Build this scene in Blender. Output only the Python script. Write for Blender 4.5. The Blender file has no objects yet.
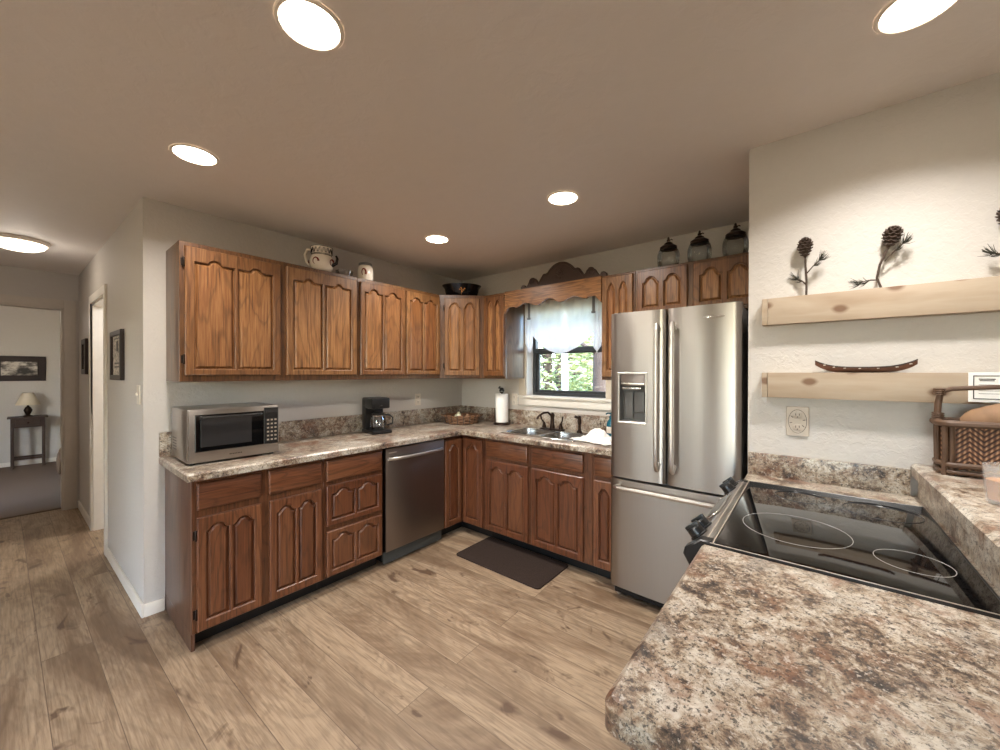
import bpy, bmesh, math, random
from mathutils import Vector, Matrix, noise
from mathutils.geometry import tessellate_polygon
random.seed(7)
PI = math.pi
S = bpy.context.scene
COL = S.collection

# ------------------------------------------------------------------ camera, world, sun, exposure
cam = bpy.data.cameras.new('camera'); cam_o = bpy.data.objects.new('camera', cam); COL.objects.link(cam_o)
cam.sensor_fit = 'HORIZONTAL'; cam.sensor_width = 36.0; cam.lens = 384.2935 / 1000 * 36.0
cam.clip_start = 0.02; cam.clip_end = 200
YAW, PIT, ROL = 0.681389535, -0.005420265, 0.00153905578
fw = Vector((-math.sin(YAW), math.cos(YAW), 0)); rt = Vector((math.cos(YAW), math.sin(YAW), 0)); up = Vector((0, 0, 1))
f2 = math.cos(PIT) * fw + math.sin(PIT) * up; u2 = -math.sin(PIT) * fw + math.cos(PIT) * up
r3 = math.cos(ROL) * rt + math.sin(ROL) * u2; u3 = -math.sin(ROL) * rt + math.cos(ROL) * u2
cam_o.matrix_world = Matrix(((r3.x, u3.x, -f2.x, 3.03612), (r3.y, u3.y, -f2.y, -3.06652), (r3.z, u3.z, -f2.z, 1.43454), (0, 0, 0, 1)))
S.camera = cam_o

W = bpy.data.worlds.new('sky'); S.world = W; W.use_nodes = True
wn = W.node_tree.nodes; wl = W.node_tree.links
sky = wn.new('ShaderNodeTexSky'); sky.sky_type = 'NISHITA'
sky.sun_elevation = math.radians(48); sky.sun_rotation = math.radians(125); sky.sun_disc = False
wl.new(sky.outputs[0], wn['Background'].inputs[0]); wn['Background'].inputs[1].default_value = 2.3
sun = bpy.data.lights.new('sun', 'SUN'); sun.energy = 17.0; sun.angle = math.radians(1); sun.color = (1, .95, .85)
sun_o = bpy.data.objects.new('sun', sun); COL.objects.link(sun_o); sun_o.rotation_euler = (math.radians(42), 0, math.radians(55))

S.view_settings.view_transform = 'Standard'; S.view_settings.look = 'None'
S.view_settings.gamma = 1.0; S.view_settings.use_curve_mapping = False
S.view_settings.exposure = 0.33
try:
    S.cycles.max_bounces = 10; S.cycles.diffuse_bounces = 6; S.cycles.glossy_bounces = 5; S.cycles.transmission_bounces = 8
    S.cycles.transparent_max_bounces = 12; S.cycles.use_denoising = True; S.cycles.sample_clamp_indirect = 6.0
    S.cycles.caustics_reflective = False; S.cycles.caustics_refractive = False
except Exception: pass
DOWN_POWER = 13.0
WARM = (1.0, .945, .88)

# ------------------------------------------------------------------ materials
def srgb(r, g, b):
    f = lambda c: (c / 255 / 12.92) if c / 255 <= .04045 else ((c / 255 + .055) / 1.055) ** 2.4
    return (f(r), f(g), f(b), 1)
class NT:
    def __init__(s, name):
        s.m = bpy.data.materials.new(name); s.m.use_nodes = True
        s.n = s.m.node_tree.nodes; s.l = s.m.node_tree.links; s.b = s.n['Principled BSDF']
    def new(s, t, **k):
        n = s.n.new(t)
        for a, v in k.items():
            if hasattr(n, a): setattr(n, a, v)
        return n
    def put(s, sock, v):
        if isinstance(v, bpy.types.NodeSocket): s.l.new(v, sock)
        else: sock.default_value = v
    def noise(s, vec, scale, detail=3, rough=.5, dist=0):
        n = s.n.new('ShaderNodeTexNoise'); s.put(n.inputs['Vector'], vec)
        n.inputs['Scale'].default_value = scale; n.inputs['Detail'].default_value = detail
        n.inputs['Roughness'].default_value = rough; n.inputs['Distortion'].default_value = dist
        return n.outputs['Fac']
    def math(s, op, a, b=0.0, c=0.0):
        n = s.n.new('ShaderNodeMath'); n.operation = op
        s.put(n.inputs[0], a); s.put(n.inputs[1], b); s.put(n.inputs[2], c); return n.outputs[0]
    def ramp(s, fac, stops, interp='LINEAR'):
        n = s.n.new('ShaderNodeValToRGB'); s.put(n.inputs[0], fac); r = n.color_ramp; r.interpolation = interp
        while len(r.elements) < len(stops): r.elements.new(.5)
        for e, (p, c) in zip(r.elements, stops):
            e.position = p; e.color = c if isinstance(c, tuple) else (c, c, c, 1)
        return n.outputs[0]
    def mix(s, fac, a, b, blend='MIX'):
        n = s.n.new('ShaderNodeMix'); n.data_type = 'RGBA'; n.blend_type = blend
        s.put(n.inputs[0], fac); s.put(n.inputs[6], a); s.put(n.inputs[7], b); return n.outputs[2]
    def coord(s, scale=(1, 1, 1), rot=(0, 0, 0), rnd=True):
        tc = s.n.new('ShaderNodeTexCoord'); v = tc.outputs['Object']
        if rnd:
            oi = s.n.new('ShaderNodeObjectInfo'); vm = s.n.new('ShaderNodeVectorMath'); vm.operation = 'MULTIPLY_ADD'
            cb = s.n.new('ShaderNodeCombineXYZ')
            for i in range(3): s.l.new(s.math('MULTIPLY', oi.outputs['Random'], (7.3, 11.1, 5.7)[i]), cb.inputs[i])
            vm.inputs[1].default_value = (1, 1, 1); s.l.new(v, vm.inputs[0]); s.l.new(cb.outputs[0], vm.inputs[2]); v = vm.outputs[0]
        mp = s.n.new('ShaderNodeMapping'); s.l.new(v, mp.inputs[0])
        mp.inputs['Scale'].default_value = scale; mp.inputs['Rotation'].default_value = rot
        return mp.outputs[0]
    def bump(s, h, strength=.2, dist=.01):
        n = s.n.new('ShaderNodeBump'); s.put(n.inputs['Height'], h)
        n.inputs['Strength'].default_value = strength; n.inputs['Distance'].default_value = dist
        s.l.new(n.outputs[0], s.b.inputs['Normal'])
    def set(s, color=None, rough=None, metal=None, **k):
        if color is not None: s.put(s.b.inputs['Base Color'], color)
        if rough is not None: s.put(s.b.inputs['Roughness'], rough)
        if metal is not None: s.put(s.b.inputs['Metallic'], metal)
        for a, v in k.items(): s.put(s.b.inputs[a.replace('_', ' ')], v)
        return s.m

def plain(name, rgb, rough=.5, metal=0, var=.06, scale=20, **k):
    t = NT(name); c = srgb(*rgb)
    n = t.noise(t.coord(), scale, 3)
    dk = tuple(x * (1 - var) for x in c[:3]) + (1,); lt = tuple(min(1, x * (1 + var)) for x in c[:3]) + (1,)
    return t.set(t.mix(n, dk, lt), rough, metal, **k)

def oak(name, horiz=False, tone=1.0, dark=(88, 54, 32), mid=(150, 102, 62), light=(190, 142, 94), fig=1.0):
    t = NT(name)
    sc = (.22, 1, 1) if horiz else (1, 1, .22)
    v = t.coord(sc)
    n1 = t.noise(v, 4.2, 3, .5, .4)
    ring = t.math('SINE', t.math('MULTIPLY', n1, 95.0 * fig))
    ring = t.math('MULTIPLY_ADD', ring, .5, .5)
    sc2 = (.03, 1, 1) if horiz else (1, 1, .03)
    fine = t.noise(t.coord(sc2), 120, 5, .7)
    big = t.noise(v, 1.8, 2)
    k = lambda c: tuple(x * tone for x in srgb(*c)[:3]) + (1,)
    base = t.ramp(fine, [(.32, k(dark)), (.45, k(mid)), (.68, k(light))])
    r2 = t.ramp(ring, [(0, .66), (.22, .93), (1, 1.0)])
    col = t.mix(1.0, base, r2, 'MULTIPLY')
    col = t.mix(t.ramp(big, [(.40, 0.0), (.7, .30)]), col, k(dark))
    oi = t.new('ShaderNodeObjectInfo')
    col = t.mix(1.0, col, t.ramp(oi.outputs['Random'], [(0, srgb(216, 200, 190)), (.5, srgb(244, 240, 234)), (1, srgb(255, 255, 250))]), 'MULTIPLY')
    t.bump(fine, .12, .002)
    return t.set(col, .36, Coat_Weight=.2, Coat_Roughness=.25)

def granite(name, dim=1.0):
    t = NT(name); v = t.coord((1, 1, 1), (.3, .2, .4), rnd=False)
    c2 = lambda r: t.coord((1, 1, 1), r, rnd=False)
    big = t.noise(v, 3.2, 4, .6, 1.2); mid = t.noise(c2((1, .5, 2)), 24, 9, .78, .4)
    m = t.math('MULTIPLY_ADD', big, .50, t.math('MULTIPLY', mid, .80))
    k = lambda *c: tuple(x * dim for x in srgb(*c)[:3]) + (1,)
    col = t.ramp(m, [(.50, k(46, 42, 40)), (.55, k(90, 76, 66)), (.592, k(134, 111, 91)), (.632, k(172, 154, 132)), (.685, k(200, 187, 169)), (.77, k(220, 212, 198))])
    rust = t.noise(c2((2, 1.5, .2)), 6.5, 5, .66, .8)
    col = t.mix(t.ramp(rust, [(.51, 0.0), (.62, .62)]), col, k(138, 92, 66))
    grey = t.noise(c2((.2, 2.5, .9)), 4.2, 5, .64, .6)
    col = t.mix(t.ramp(grey, [(.54, 0.0), (.68, .6)]), col, k(118, 112, 108))
    vein = t.noise(c2((.7, 1.9, .3)), 26, 6, .72, 1.2)
    col = t.mix(t.ramp(t.math('ABSOLUTE', t.math('SUBTRACT', vein, .5)), [(.0, .8), (.016, 0.0)]), col, k(74, 64, 60))
    fl = t.noise(c2((1.2, .1, 1.4)), 85, 3, .7)
    col = t.mix(t.ramp(fl, [(.57, 0.0), (.65, .6)]), col, k(226, 216, 202))
    fd = t.noise(c2((.4, 1.1, 2.4)), 120, 3, .72)
    col = t.mix(t.ramp(fd, [(.55, 0.0), (.62, .8)]), col, k(48, 42, 42))
    t.bump(fl, .02, .001)
    return t.set(col, .32)

def floor_mat():
    t = NT('oak plank floor'); A = math.radians(-1.5)
    v = t.coord((1, 1, 1), (0, 0, A), rnd=False)
    br = t.new('ShaderNodeTexBrick'); t.l.new(v, br.inputs['Vector'])
    br.offset = .37; br.offset_frequency = 2; br.inputs['Scale'].default_value = 1.0
    br.inputs['Mortar Size'].default_value = .0016; br.inputs['Mortar Smooth'].default_value = .1
    br.inputs['Brick Width'].default_value = 2.6; br.inputs['Row Height'].default_value = .178
    br.inputs['Color1'].default_value = (0, 0, 0, 1); br.inputs['Color2'].default_value = (1, 1, 1, 1); br.inputs['Mortar'].default_value = (.5, .5, .5, 1)
    rnd = br.outputs['Color']; seam = br.outputs['Fac']
    off = t.new('ShaderNodeVectorMath', operation='MULTIPLY_ADD'); t.l.new(rnd, off.inputs[0])
    off.inputs[1].default_value = (13.7, 9.1, 4.3); t.l.new(v, off.inputs[2])
    def st(sx, sy):
        m = t.new('ShaderNodeMapping'); t.l.new(off.outputs[0], m.inputs[0]); m.inputs['Scale'].default_value = (sx, sy, 1); return m.outputs[0]
    fine = t.noise(st(.05, 1), 110, 4, .65)
    fig = t.noise(st(.30, 1), 5.5, 3, .55, .6)
    ring = t.math('MULTIPLY_ADD', t.math('SINE', t.math('MULTIPLY', fig, 55.0)), .5, .5)
    col = t.ramp(fine, [(.28, srgb(128, 107, 85)), (.5, srgb(155, 133, 108)), (.75, srgb(174, 152, 126))])
    col = t.mix(1.0, col, t.ramp(ring, [(0, .82), (.5, .97), (1, 1.0)]), 'MULTIPLY')
    cloud = t.noise(st(.26, 1), 3.4, 5, .62, .9)
    col = t.mix(t.ramp(cloud, [(.47, 0.0), (.63, .8)]), col, srgb(104, 81, 60))
    knot = t.noise(st(.55, 1), 7.5, 3, .55, .9)
    col = t.mix(t.ramp(knot, [(.615, 0.0), (.70, .85)]), col, srgb(84, 62, 46))
    tint = t.ramp(rnd, [(0, .93), (1, 1.04)])
    col = t.mix(1.0, col, tint, 'MULTIPLY')
    col = t.mix(t.math('MULTIPLY', seam, .8), col, srgb(92, 74, 60))
    t.bump(t.math('SUBTRACT', fine, seam), .1, .002)
    return t.set(col, t.ramp(fine, [(0, .56), (1, .46)]))

def plaster(name, rgb, s=26, strength=.32):
    t = NT(name); v = t.coord((1, 1, 1), rnd=False)
    a = t.noise(v, s, 4, .6, .4); b = t.noise(v, s * 3.1, 2, .5)
    k = t.ramp(a, [(.44, 0.0), (.56, 1.0)])
    t.bump(t.math('MULTIPLY_ADD', b, .35, k), strength, .004)
    c = srgb(*rgb)
    return t.set(t.mix(a, tuple(x * .95 for x in c[:3]) + (1,), c), .62)

def steel(name, rgb=(168, 161, 154), rough=.3, horiz=False, metal=1.0):
    t = NT(name); v = t.coord((.015, .015, 1) if horiz else (1, 1, .012))
    n = t.noise(v, 260, 3, .6)
    c = srgb(*rgb)
    t.bump(n, .02, .001)
    tg = t.new('ShaderNodeTangent', direction_type='RADIAL', axis='Z'); t.l.new(tg.outputs[0], t.b.inputs['Tangent']); t.b.inputs['Anisotropic Rotation'].default_value = .25
    return t.set(t.mix(n, tuple(x * .9 for x in c[:3]) + (1,), c), t.ramp(n, [(0, rough - .05), (1, rough + .08)]), metal, Anisotropic=.75)

def glass(name, rgb=(255, 255, 255), rough=0.0, alpha=.14):
    t = NT(name); t.n.remove(t.b)
    o = t.n['Material Output']; tr = t.new('ShaderNodeBsdfTransparent'); gl = t.new('ShaderNodeBsdfGlossy'); mx = t.new('ShaderNodeMixShader')
    tr.inputs[0].default_value = srgb(*rgb); gl.inputs['Roughness'].default_value = rough
    lw = t.new('ShaderNodeLayerWeight'); lw.inputs[0].default_value = .35
    t.l.new(t.math('MULTIPLY_ADD', lw.outputs['Fresnel'], .8, alpha * .3), mx.inputs[0])
    t.l.new(tr.outputs[0], mx.inputs[1]); t.l.new(gl.outputs[0], mx.inputs[2]); t.l.new(mx.outputs[0], o.inputs[0])
    return t.m

def emit(name, rgb, strength):
    t = NT(name); return t.set(srgb(*rgb), .4, Emission_Color=srgb(*rgb), Emission_Strength=strength)

M = dict(
    oak=oak('oak vertical grain', False, .86), oakh=oak('oak horizontal grain', True, .86),
    oakf=oak('oak door frame', False, .66), oakff_shade=oak('oak face frame', False, .46), oakbf_shade=oak('base cabinet oak face frame', False, .45, dark=(84, 46, 30), mid=(140, 86, 56), light=(170, 112, 76)), oakbd=oak('base cabinet oak door frame', False, .60, dark=(84, 46, 30), mid=(140, 86, 56), light=(170, 112, 76)),  # face frames darkened: shade of the door gaps put into the colour
    oakb=oak('base cabinet oak', False, .58, dark=(84, 46, 30), mid=(140, 86, 56), light=(170, 112, 76)), oakbh=oak('base cabinet oak horizontal', True, .60, dark=(84, 46, 30), mid=(140, 86, 56), light=(170, 112, 76)),  # base cabinets get a deeper, redder oak than the wall cabinets
    oakbside=oak('base cabinet oak side panel', False, .55, dark=(88, 58, 46), mid=(132, 92, 74), light=(152, 112, 92), fig=.5),
    oakside=oak('oak side veneer', False, .6, dark=(96, 70, 50), mid=(140, 104, 76), light=(168, 132, 100), fig=.5),
    granite=granite('mottled stone laminate', .80), floor=floor_mat(),
    wall=plaster('textured wall paint', (203, 197, 190), 38, .2), ceil=plaster('ceiling paint', (236, 229, 224), 14, .12),
    white=plain('white trim paint', (232, 226, 216), .4), kick=plain('dark kick plate', (62, 64, 62), .5), ribbon=plain('grey ribbon', (140, 140, 142), .8), greige=plain('greige trim paint', (202, 193, 182), .5), beige=plain('beige trim paint', (206, 194, 176), .45),
    steel=steel('brushed stainless'), steelh=steel('brushed stainless across', horiz=True), dsteel=steel('dark brushed stainless', (146, 136, 130), .36),
    hsteel=plain('polished handle steel', (222, 218, 212), .3, 1.0), chrome=plain('chrome', (215, 212, 208), .14, 1.0), black=plain('black plastic', (22, 21, 21), .35), grey=plain('grey plastic', (96, 94, 92), .4),
    bglass=plain('black glass', (10, 10, 11), .04, 0, Specular_IOR_Level=.7), bronze=plain('oil rubbed bronze', (52, 38, 30), .32, .8),
    hinge=plain('dark hinge metal', (40, 30, 24), .4, .7), glass=glass('clear glass'), pane=glass('window glass', (245, 250, 255), 0, .1), jarglass=glass('thin jar glass', (236, 238, 236), .04, .06),
    mat=plain('dark woven rubber', (54, 44, 39), .95, 0, .5, 160, Specular_IOR_Level=.1), sink=steel('sink steel', (196, 194, 190), .22, True),
    darkwood=plain('carved dark wood', (60, 41, 31), .5, 0, .3, 40), winframe=plain('dark window frame', (52, 54, 56), .4),
    lens=emit('lamp lens', (255, 240, 218), 14.0), trim=plain('lamp trim', (236, 228, 218), .4),
    ceramic=plain('glazed white ceramic', (232, 222, 208), .18), paint_b=plain('black glaze', (36, 26, 24), .2), paint_r=plain('red brown glaze', (120, 48, 38), .2),
    enamel=plain('black enamel', (18, 18, 20), .12), towel=plain('white terry cloth', (238, 234, 228), .95, 0, .08, 200), paper=plain('white paper', (244, 241, 236), .9),
    teal=plain('teal plastic', (22, 84, 100), .25), pvc=plain('ivory plastic', (222, 212, 198), .35), slot=plain('dark slot', (50, 42, 38), .6),
    plate_m=plain('pewter plate', (176, 162, 148), .4, .2), carpet=plain('grey carpet', (116, 100, 86), 1.0, 0, .4, 240),
    bark=plain('bark', (70, 56, 46), .9, 0, .4, 60), pale_bark=plain('pale bark', (226, 216, 198), .9, 0, .2, 30), ground=plain('forest ground', (104, 96, 70), 1, 0, .4, 8),
    cone=plain('pine cone scales', (72, 56, 46), .8, 0, .3, 80), needle=plain('dried needles', (58, 56, 46), .7), birch=plain('birch bark model hull', (112, 74, 56), .6, 0, .3, 60),
    bread=plain('baked crust', (136, 104, 76), .7, 0, .25, 30), rattan=plain('dark rattan', (86, 62, 44), .55, 0, .35, 60), shade=plain('cream lamp shade', (214, 202, 180), .8),
    amber=plain('amber wax', (206, 140, 74), .4), blanket=plain('brown blanket', (104, 84, 68), .95, 0, .3, 30), frame=plain('dark picture frame', (44, 32, 28), .4),
    eggs=plain('pale green gourd', (206, 204, 176), .5), twig=plain('willow twigs', (118, 84, 58), .7, 0, .35, 50), laminate_riser=granite('riser laminate', .80),
)
def pine():
    t = NT('knotty pine'); v = t.coord((.16, 1, 1)); n = t.noise(v, 9, 4, .55, .3)
    fine = t.noise(t.coord((.04, 1, 1)), 120, 3, .6)
    col = t.ramp(n, [(.3, srgb(154, 134, 112)), (.5, srgb(178, 162, 142)), (.7, srgb(164, 144, 122))])
    k = t.new('ShaderNodeTexVoronoi', voronoi_dimensions='2D'); t.l.new(t.coord((.7, 1, 1), (PI / 2, 0, 0)), k.inputs['Vector']); k.inputs['Scale'].default_value = 8.5
    sx = t.new('ShaderNodeSeparateColor'); t.l.new(k.outputs['Color'], sx.inputs[0])
    kd = t.math('MULTIPLY_ADD', t.noise(v, 60, 3), .06, k.outputs['Distance'])
    col = t.mix(t.math('MULTIPLY', t.ramp(kd, [(.12, .95), (.21, 0.0)]), t.math('GREATER_THAN', sx.outputs[0], .25)), col, srgb(104, 74, 52))
    col = t.mix(t.math('MULTIPLY', fine, .25), col, srgb(158, 126, 96))
    return t.set(col, .6)
M['pine'] = pine()
def weave():
    t = NT('herringbone weave'); tc = t.new('ShaderNodeTexCoord'); sp = t.new('ShaderNodeSeparateXYZ'); t.l.new(tc.outputs['Object'], sp.inputs[0])
    tri = t.math('PINGPONG', sp.outputs[0], .030)
    w = t.math('FRACT', t.math('MULTIPLY', t.math('ADD', sp.outputs[2], tri), 62.0))
    c = t.math('FRACT', t.math('MULTIPLY', sp.outputs[0], 90.0))
    f = t.math('MULTIPLY', t.ramp(w, [(0, .1), (.4, 1.0), (.75, .7), (1, .05)]), t.ramp(c, [(0, .4), (.5, 1.0), (1, .4)]))
    col = t.ramp(f, [(.1, srgb(38, 24, 18)), (.5, srgb(112, 74, 52)), (1, srgb(206, 166, 128))])
    t.bump(f, .6, .004)
    return t.set(col, .6)
M['weave'] = weave()
def sheer():
    t = NT('sheer curtain'); t.n.remove(t.b); o = t.n['Material Output']
    v = t.coord((1, 1, 1)); n = t.noise(v, 300, 2)
    d = t.new('ShaderNodeBsdfDiffuse'); d.inputs[0].default_value = srgb(250, 250, 250)
    tl = t.new('ShaderNodeBsdfTranslucent'); tl.inputs[0].default_value = srgb(252, 252, 252)
    tr = t.new('ShaderNodeBsdfTransparent'); m1 = t.new('ShaderNodeMixShader'); m2 = t.new('ShaderNodeMixShader')
    m1.inputs[0].default_value = .5; t.l.new(d.outputs[0], m1.inputs[1]); t.l.new(tl.outputs[0], m1.inputs[2])
    t.l.new(t.ramp(n, [(.3, .04), (.7, .14)]), m2.inputs[0]); t.l.new(m1.outputs[0], m2.inputs[1]); t.l.new(tr.outputs[0], m2.inputs[2]); t.l.new(m2.outputs[0], o.inputs[0])
    return t.m
M['sheer'] = sheer()
def leafm(name, a, b):
    t = NT(name); n = t.noise(t.coord((1, 1, 1)), 3.0, 2)
    return t.set(t.mix(n, srgb(*a), srgb(*b)), .6)
def frost():
    t = NT('frosted glass'); t.n.remove(t.b); o = t.n['Material Output']
    d = t.new('ShaderNodeBsdfDiffuse'); d.inputs[0].default_value = srgb(232, 232, 230); tr = t.new('ShaderNodeBsdfTransparent'); mx = t.new('ShaderNodeMixShader'); mx.inputs[0].default_value = .72
    t.l.new(d.outputs[0], mx.inputs[1]); t.l.new(tr.outputs[0], mx.inputs[2]); t.l.new(mx.outputs[0], o.inputs[0]); return t.m
M['frost'] = frost()
M['leaf'] = leafm('sunlit leaves', (120, 138, 76), (214, 216, 160)); M['leaf2'] = leafm('dark needles', (56, 74, 50), (130, 144, 96))
def artwork(name, a, b, c, s=14):
    t = NT(name); n = t.noise(t.coord((1, 1, 1.6)), s, 3, .6)
    return t.set(t.ramp(n, [(.38, srgb(*a)), (.5, srgb(*b)), (.62, srgb(*c))]), .4)
M['art'] = artwork('landscape print', (58, 54, 50), (140, 132, 122), (214, 206, 194), 9)
M['art2'] = artwork('printed page', (120, 112, 104), (196, 188, 176), (220, 212, 200), 30)

# ------------------------------------------------------------------ mesh helpers
I4 = Matrix.Identity(4)
def frame(o, x, y, z):
    return Matrix(((x[0], y[0], z[0], o[0]), (x[1], y[1], z[1], o[1]), (x[2], y[2], z[2], o[2]), (0, 0, 0, 1)))
FRONT = lambda y: frame((0, y, 0), (1, 0, 0), (0, 0, 1), (0, -1, 0))        # (u,v,w) -> x, z, towards -y
def box(bm, x0, x1, y0, y1, z0, z1, b=0.0, seg=2, mt=I4):
    t = bmesh.new(); bmesh.ops.create_cube(t, size=1)
    for v in t.verts: v.co = Vector(((x0 + x1) / 2 + v.co.x * (x1 - x0), (y0 + y1) / 2 + v.co.y * (y1 - y0), (z0 + z1) / 2 + v.co.z * (z1 - z0)))
    if b: bmesh.ops.bevel(t, geom=t.edges[:], offset=b, segments=seg, affect='EDGES', profile=.6)
    t.transform(mt); add(bm, t)
def add(bm, t):
    me = bpy.data.meshes.new('tmp'); t.to_mesh(me); t.free(); bm.from_mesh(me); bpy.data.meshes.remove(me)
def lathe(bm, prof, n=24, c=(0, 0, 0), mt=I4, cap=True, sx=1, sy=1):
    rings = []
    for r, z in prof:
        rings.append([bm.verts.new(mt @ Vector((c[0] + sx * r * math.cos(2 * PI * k / n), c[1] + sy * r * math.sin(2 * PI * k / n), c[2] + z))) for k in range(n)])
    for a, b in zip(rings, rings[1:]):
        for k in range(n): bm.faces.new((a[k], a[(k + 1) % n], b[(k + 1) % n], b[k]))
    if cap:
        bm.faces.new(rings[0][::-1]); bm.faces.new(rings[-1])
def tube(bm, pts, r, n=8, mt=I4, closed=False, flat=1.0):
    pts = [Vector(p) for p in pts]; R = r if isinstance(r, (list, tuple)) else [r] * len(pts)
    rings = []; up0 = None
    for i, p in enumerate(pts):
        if closed: d = pts[(i + 1) % len(pts)] - pts[i - 1]
        else: d = pts[min(i + 1, len(pts) - 1)] - pts[max(i - 1, 0)]
        d.normalize()
        if up0 is None:
            up0 = d.orthogonal().normalized()
        a = (up0 - d * up0.dot(d)); a = a.normalized() if a.length > 1e-6 else d.orthogonal().normalized(); up0 = a; b = d.cross(a)
        rings.append([bm.verts.new(mt @ (p + R[i] * (a * math.cos(2 * PI * k / n) + b * flat * math.sin(2 * PI * k / n)))) for k in range(n)])
    m = len(rings)
    for i in range(m if closed else m - 1):
        a, b = rings[i], rings[(i + 1) % m]
        for k in range(n): bm.faces.new((a[k], a[(k + 1) % n], b[(k + 1) % n], b[k]))
    if not closed:
        bm.faces.new(rings[0][::-1]); bm.faces.new(rings[-1])
def area2(p): return sum(a[0] * b[1] - b[0] * a[1] for a, b in zip(p, p[1:] + p[:1]))
def ccw(p): return p if area2(p) > 0 else p[::-1]
def inset(p, d):
    if abs(d) < 1e-9: return list(p)
    n = len(p); out = []
    for i in range(n):
        a, b, c = Vector(p[i - 1]), Vector(p[i]), Vector(p[(i + 1) % n])
        e1 = (b - a).normalized(); e2 = (c - b).normalized()
        n1 = Vector((-e1.y, e1.x)); n2 = Vector((-e2.y, e2.x)); m = n1 + n2
        k = m.dot(n1)
        if k < .3: m = n1; k = 1
        q = b + m * (d / k); out.append((q.x, q.y))
    return out
def loops(bm, poly, steps, mt=I4, cap0=False, cap1=True):
    """stack of offset copies of a closed outline: steps = [(inset, depth)...]"""
    poly = ccw(list(poly)); rs = []
    for ins, w in steps:
        rs.append([bm.verts.new(mt @ Vector((q[0], q[1], w))) for q in inset(poly, ins)])
    n = len(poly)
    for a, b in zip(rs, rs[1:]):
        for k in range(n):
            try: bm.faces.new((a[k], a[(k + 1) % n], b[(k + 1) % n], b[k]))
            except ValueError: pass
    def tess(r, ins, flip):
        pl = [Vector((q[0], q[1], 0)) for q in inset(poly, ins)]
        for t in tessellate_polygon([pl]):
            vs = [r[i] for i in t]
            try: bm.faces.new(vs)
            except ValueError: pass
    if cap1: tess(rs[-1], steps[-1][0], False)
    if cap0: tess(rs[0], steps[0][0], True)
def plate(bm, outer, holes, w0, w1, bev=.003, mt=I4, back=True, hole_depth=None):
    """flat board with holes between depth w0 (back) and w1 (front), softened front edges"""
    outer = ccw(list(outer)); holes = [ccw(list(h)) for h in holes]
    def ringv(p, w): return [bm.verts.new(mt @ Vector((q[0], q[1], w))) for q in p]
    fo = inset(outer, bev); fh = [inset(h, -bev) for h in holes]
    vf = ringv(fo, w1); hv = [ringv(h, w1) for h in fh]
    allv = vf + [v for h in hv for v in h]
    for t in tessellate_polygon([[Vector((q[0], q[1], 0)) for q in fo]] + [[Vector((q[0], q[1], 0)) for q in h[::-1]] for h in fh]):
        pass
    order = vf + [v for h in hv for v in h[::-1]]
    for t in tessellate_polygon([[Vector((q[0], q[1], 0)) for q in fo]] + [[Vector((q[0], q[1], 0)) for q in h[::-1]] for h in fh]):
        try: bm.faces.new([order[i] for i in t])
        except ValueError: pass
    def band(a, b):
        n = len(a)
        for k in range(n):
            try: bm.faces.new((a[k], a[(k + 1) % n], b[(k + 1) % n], b[k]))
            except ValueError: pass
    s1 = ringv(outer, w1 - bev); s0 = ringv(outer, w0); band(vf, s1); band(s1, s0)
    hb = []
    for h, v in zip(holes, hv):
        a = ringv(h, w1 - bev); b = ringv(h, w0); band(a, v); band(b, a); hb.append(b)
    if back:
        ob = s0 + [v for h in hb for v in h[::-1]]
        for t in tessellate_polygon([[Vector((q[0], q[1], 0)) for q in outer]] + [[Vector((q[0], q[1], 0)) for q in h[::-1]] for h in holes]):
            try: bm.faces.new([ob[i] for i in t])
            except ValueError: pass
def rect(x0, x1, y0, y1): return [(x0, y0), (x1, y0), (x1, y1), (x0, y1)]
def rrect(x0, x1, y0, y1, r, n=5):
    o = []
    for cx, cy, a in ((x1 - r, y0 + r, -PI / 2), (x1 - r, y1 - r, 0), (x0 + r, y1 - r, PI / 2), (x0 + r, y0 + r, PI)):
        for k in range(n + 1): o.append((cx + r * math.cos(a + PI / 2 * k / n), cy + r * math.sin(a + PI / 2 * k / n)))
    return o

def obj(name, bm, mat, parent=None, loc=None, rot=None, smooth=30):
    me = bpy.data.meshes.new(name)
    bmesh.ops.remove_doubles(bm, verts=bm.verts, dist=1e-6)
    bmesh.ops.recalc_face_normals(bm, faces=bm.faces[:])
    bm.to_mesh(me); bm.free()
    for mm in (mat if isinstance(mat, (list, tuple)) else [mat]): me.materials.append(M[mm] if isinstance(mm, str) else mm)
    if smooth:
        for p in me.polygons: p.use_smooth = True
        me.set_sharp_from_angle(angle=math.radians(smooth))
    o = bpy.data.objects.new(name, me); COL.objects.link(o)
    if loc is not None: o.location = loc
    if rot is not None: o.rotation_euler = rot
    if parent is not None: o.parent = parent
    return o
def tag(o, label, cat, group=None, kind=None):
    o['label'] = label; o['category'] = cat
    if group: o['group'] = group
    if kind: o['kind'] = kind
    return o
def thing(name, label, cat, loc=(0, 0, 0), rz=0.0, group=None):
    o = bpy.data.objects.new(name, None); COL.objects.link(o); o.location = loc; o.rotation_euler = (0, 0, rz); o.empty_display_size = .05
    return tag(o, label, cat, group)
def struct(name, bm, mat, label=None, cat=None, loc=None, rot=None, smooth=30):
    o = obj(name, bm, mat, None, loc, rot, smooth); o['kind'] = 'structure'
    if label: o['label'] = label; o['category'] = cat
    return o
def dup(root, loc, rz, label, group=None):
    r = root.copy(); COL.objects.link(r); r.location = loc; r.rotation_euler = (0, 0, rz); r['label'] = label
    for ch in list(root.children):
        c = ch.copy(); COL.objects.link(c); c.parent = r
        for g in list(ch.children):
            d = g.copy(); COL.objects.link(d); d.parent = c
    return r
def B(*a, **k):
    bm = bmesh.new(); box(bm, *a, **k); return bm

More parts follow.
